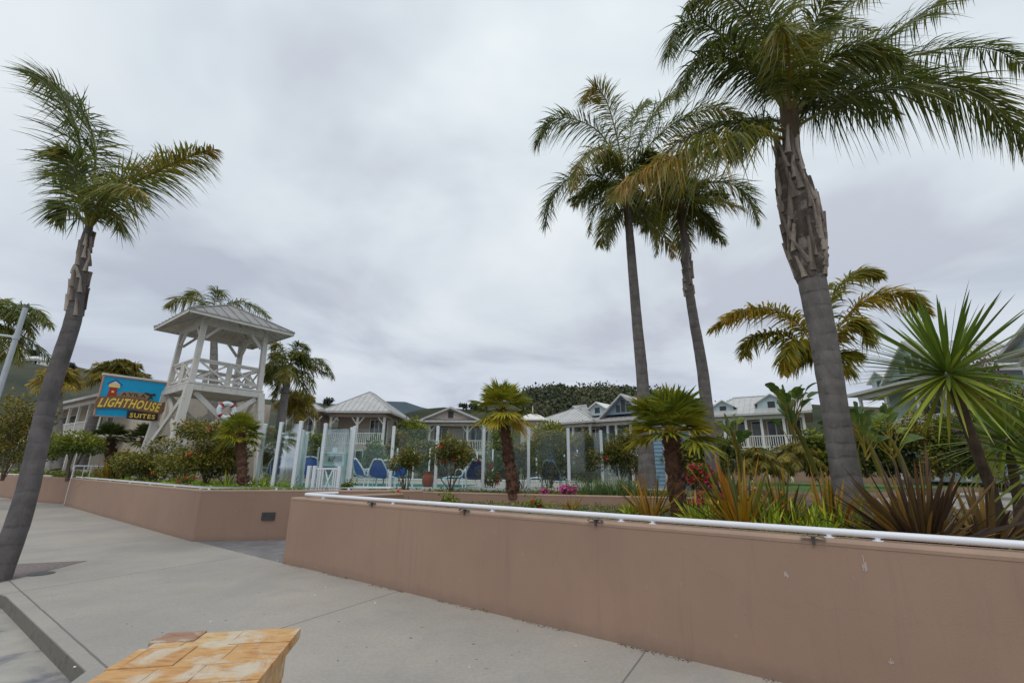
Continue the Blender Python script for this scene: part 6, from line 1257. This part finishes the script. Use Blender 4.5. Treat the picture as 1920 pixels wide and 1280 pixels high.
# planting round the hotel
mid = [(585, 30, 3.6, 2.9, 'green', 'dense green shrub below the balcony left of the kiosk'), (612, 29, 2.0, 2.3, 'dark', 'dark shrub under the pavilion balcony behind the kiosk'), (705, 29, 2.2, 2.5, 'lav', 'grey-green shrub above the french doors of the pavilion wing'), (745, 30, 1.7, 3.1, 'olive', 'olive shrub at the right corner of the pavilion wing'), (772, 38, 4.2, 4.9, 'green', 'tall leafy tree mass between the pavilion and the gabled wing'), (800, 31, 2.6, 2.3, 'dark', 'dark shrub below the gabled wing balcony, left part'), (865, 33, 2.6, 2.6, 'olive', 'olive shrub below the gabled wing balcony, right part'), (932, 32, 2.2, 3.4, 'green', 'green shrub between the gabled wing and the white gazebo'), (1000, 31, 3.4, 2.4, 'dark', 'dark shrub mass in front of the white gazebo'), (1035, 29, 3.0, 3.6, 'green', 'tall green shrub under the long low roof'), (1068, 28, 1.6, 2.8, 'olive', 'olive shrub left of the blue-grey wing posts'), (1110, 27, 2.4, 1.7, 'dark', 'low dark shrub below the blue-grey wing balcony'),
       (1300, 19, 2.6, 2.3, 'hib', 'tangled shrub behind the nearest fan palm trunk'), (1355, 24, 2.2, 2.0, 'dark', 'dark shrub left of the balcony paddle plant'), (1425, 28, 2.6, 1.5, 'dark', 'round clipped dark bush in front of the two-dormer wing'), (1462, 29, 2.2, 1.2, 'green', 'low green bush right of the round clipped bush'), (1515, 26, 2.6, 1.7, 'dark', 'dark bush at the foot of the tall paddle plant'), (1550, 25, 2.2, 2.6, 'green', 'green bush just left of the thick palm trunk'), (1625, 22, 3.0, 2.1, 'dark', 'dark bush right of the thick trunk behind the garden wall'), (1668, 22, 2.4, 2.8, 'green', 'green bush beneath the grey gable balcony, left part'), (1715, 21, 3.0, 2.2, 'dark', 'dark bush beneath the grey gable balcony, right part'), (1765, 20, 2.8, 2.9, 'olive', 'olive bush straight below the yucca head'), (1815, 19, 2.6, 2.6, 'green', 'green bush behind the yucca trunk'), (1870, 18, 3.0, 2.8, 'dark', 'dark bush at the right edge behind the yucca stems'), (1930, 16, 3.0, 3.2, 'green', 'green bush cut by the right edge behind the yuccas')]
for k, (u, y, W, H, m_, lab) in enumerate(mid):
    zb = .95 if u < 1340 else 1.5; sh(lab, u, y, W, H, z=zb, v=890, mat=m_, n=int(1300 + 420 * W * H ** .5), lobes=12, leaf=.10 + .0035 * y, seed=100 + k, name='shrub' if 'tree' not in lab else 'leafy_tree', cat='shrub' if 'tree' not in lab else 'tree', z0=0, flower='red' if k in (9, 12) else None, nf=8, fs=.16)
sh('purple bougainvillea spilling over at the right edge', 1888, 13.2, 1.9, 3.9, z=1.2, v=890, mat='dark', n=2600, lobes=12, leaf=.11, seed=200, flower='purple', nf=330, fs=.13, name='bougainvillea')
sh('crimson bougainvillea mound right of the nearest fan palm', 1312, 12.2, 1.0, .85, z=.95, v=905, mat='green', n=700, lobes=6, leaf=.08, seed=201, flower='crimson', nf=75, fs=.11, name='bougainvillea')
sh('small crimson bougainvillea mound lower down before the garden wall', 1318, 10.9, .85, .42, z=.76, v=920, mat='green', n=420, lobes=5, leaf=.07, seed=202, flower='crimson', nf=60, fs=.10, name='bougainvillea')
sh('bright pink geranium on the planter wall beside the last fence post', 1072, 12.95, .62, .36, z=.95, v=925, mat='green', n=300, lobes=5, leaf=.06, seed=203, flower='pink', nf=70, fs=.10, name='geranium', cat='flower')
sh('smaller pink geranium on the planter wall right of the middle fan palm', 1022, 13.0, .42, .28, z=.95, v=925, mat='green', n=160, lobes=4, leaf=.06, seed=204, flower='pink', nf=22, fs=.09, name='geranium', cat='flower')
for k, (u, y, W, H, nf, z, lab) in enumerate(((742, 10.6, .7, .34, 5, .76, 'low leafy plant with a dark red bloom behind the pipe railing, left part'), (838, 10.2, .7, .36, 0, .76, 'low green plant behind the pipe railing below the upright hibiscus'), (1010, 9.9, .5, .22, 6, .76, 'scrawny reddish plant before the planter wall'), (650, 13.7, .5, .3, 0, .95, 'small green weed on the planter wall end by the gate'), (345, 13.6, .6, .45, 8, .95, 'orange-red flowering plant at the foot of the near tower leg'), (1735, 27, 1.2, .5, 26, 1.6, 'red flowers on the garden wall below the yucca'), (1598, 24, 1.2, .7, 20, 1.3, 'red flowers right of the thick palm trunk by the lawn'))):
    sh(lab, u, y, W, H, z=z, v=925, mat='green', n=260, lobes=5, leaf=.07, seed=220 + k, flower='red' if nf else None, nf=nf, fs=.10 if y < 20 else .2, name='flowering_plant', cat='flower')

# ground cover and small stuff nobody could count
def scatter(name, label, poly, n, z, size, mat, seed, h=.12, kind='stuff'):
    rg = np.random.default_rng(seed); q = np.array(poly); mn, mx_ = q.min(0), q.max(0); from mathutils.geometry import intersect_point_tri_2d
    pp = []
    while len(pp) < n:
        c_ = mn + rg.random((n, 2)) * (mx_ - mn); inside = np.zeros(len(c_), bool); j = len(q) - 1
        for i in range(len(q)):
            cr = ((q[i, 1] > c_[:, 1]) != (q[j, 1] > c_[:, 1])) & (c_[:, 0] < (q[j, 0] - q[i, 0]) * (c_[:, 1] - q[i, 1]) / (q[j, 1] - q[i, 1] + 1e-12) + q[i, 0]); inside ^= cr; j = i
        pp += list(c_[inside])
    pp = np.array(pp[:n]); cl = (np.sin(pp[:, 0] * 1.9 + seed) + np.cos(pp[:, 1] * 2.3)) * .5; hh = h * (.5 + .8 * rg.random(n) * (1 + .6 * cl)); pos = np.column_stack([pp, z + hh * rg.random(n)]); b = MB(); leaves(b, pos, norm(rg.standard_normal((n, 3)) + (0, 0, .8)), size, np.clip(.35 + .25 * cl + .3 * rg.random(n), 0, 1))
    return tag(b.build(name, M[mat]), label, kind=kind)
scatter('ground_cover', 'low weedy green ground cover in the front bed', [(-2.4, 10.3), (-3.6, 12.6), (4.9, 11.2), (9.5, 12.5), (9, 3.5), (4.2, 4.3)], 9000, .76, .07, 'green', 1, .10)
scatter('ground_cover', 'bright green ground cover along the wall below the tower', [(-7.4, 11.4), (-5.2, 11.8), (-5.6, 14.3), (-9, 16), (-18, 22.5), (-18.8, 20.6)], 9000, .95, .09, 'strap', 2, .16)
scatter('ground_cover', 'green ground cover on the far left bed', [(-19.5, 21.8), (-27, 26), (-40, 36), (-36, 38), (-20, 28)], 6000, .95, .13, 'green', 3, .25)
q = [(p.x, p.y) for p in RW]; scatter('white_flower_cover', 'white-flowered ground cover along the garden wall top', [(x, y + .35) for x, y in q] + [(x + .6, y + 2.0) for x, y in q[::-1]], 5000, 1.58, .13, 'whitefl', 4, .28)
scatter('ground_cover', 'dark green ground cover behind the garden wall', [(x, y + .4) for x, y in q] + [(x + 1, y + 5) for x, y in q[::-1]], 7000, 1.58, .17, 'dark', 5, .5)
scatter('ground_cover', 'green ground cover at the foot of the glass fence', [(-4.2, 14.25), (0, 13.1), (4.8, 12.1), (4.9, 16), (0, 14.4), (-4.5, 14.9)], 3500, .95, .07, 'green', 6, .10)
def grassblades(name, label, cx, cy, z, n, L, mat, seed, kind=None, cat=None, spread=.05):
    global rng
    rng = np.random.default_rng(seed); b = MB(); p = np.column_stack([rng.normal(cx, spread, n), rng.normal(cy, spread * .5, n), np.full(n, z)]); d = norm(rng.standard_normal((n, 3)) * (1, 1, .4) + (0, 0, .9)); ribbons(b, p, d, L * rng.uniform(.5, 1.1, n), .007, .3, 3, rng.random(n)); o = b.build(name, M[mat]); return tag(o, label, cat, kind=kind)
for k, (u, v, L, lab) in enumerate(((655, 1083, .06, 'small weed at the foot of the front wall, nearer the recess'), (915, 1144, .09, 'green weed tuft at the foot of the front wall, in the middle'), (1462, 1273, .06, 'weed at the foot of the front wall by the lower frame edge'), (82, 941, .16, 'weed at the foot of the far brown wall behind the leaning trunk'), (565, 1061, .03, 'tiny weed sprig just right of the wall corner'))):
    p = G(u, v); grassblades('weed', lab, p.x, p.y, 0, 60, L, 'green', 300 + k, cat='weed', spread=L * .45)
rg = np.random.default_rng(77); b = MB(); n = 900; s_ = rg.random(n) * 8; off_ = np.abs(rg.normal(0, .03, n)) + .006; clump = (np.sin(s_ * 5) > -.2)
for k in range(n):
    if not clump[k]: continue
    p = W0 + dF * s_[k] - bF * off_[k]; r = rg.uniform(.003, .009); a = rg.uniform(0, 3)
    b.add([(p.x + r * math.cos(a + q), p.y + r * math.sin(a + q), .001 + rg.uniform(0, .006)) for q in (0, 1.6, 3.1, 4.7)] + [(p.x, p.y, r)], [(0, 1, 4), (1, 2, 4), (2, 3, 4), (3, 0, 4)], rg.random())
tag(b.build('debris', M['mulch']), 'dark grit and dead leaf crumbs along the foot of the front wall', kind='stuff')
b = MB(); n = 150
for k in range(n):
    x, y = rg.uniform(-6, 2.5), rg.uniform(3.2, 9.5)
    if x * .806 * 0 + (x + 3.974) * .592 + (y - 8.729) * .806 > -.1: continue
    if (x + 6.45) * .598 + (y - 6.5) * .801 < .1: continue
    r = rg.uniform(.003, .012); a = rg.uniform(0, 3); b.add([(x + r * math.cos(a + q) * (1.8 if q in (0, 3.1) else .7), y + r * math.sin(a + q), .0015) for q in (0, 1.6, 3.1, 4.7)] + [(x, y, r * .45)], [(0, 1, 4), (1, 2, 4), (2, 3, 4), (3, 0, 4)], rg.random())
tag(b.build('leaf_litter', M['bark']), 'scattered bits of dead leaf on the pavement', kind='stuff')
b = MB()
for u, v in ((395, 1165), (880, 1250), (945, 1132), (520, 1050), (610, 1100), (820, 1282), (140, 1250), (590, 1115), (1080, 1210), (703, 1130)):
    p = G(u, v); r = rg.uniform(.006, .014); b.grid([[(p.x + rr * r * math.cos(a), p.y + rr * r * math.sin(a) * .8, z * r) for a in np.linspace(0, 6.28, 8)[:7]] for rr, z in ((1, .1), (.8, .5), (.3, .8))], closed=True, caps=True)
tag(b.build('shell_bits', M['white']), 'small pale shells and pebbles on the pavement', kind='stuff')
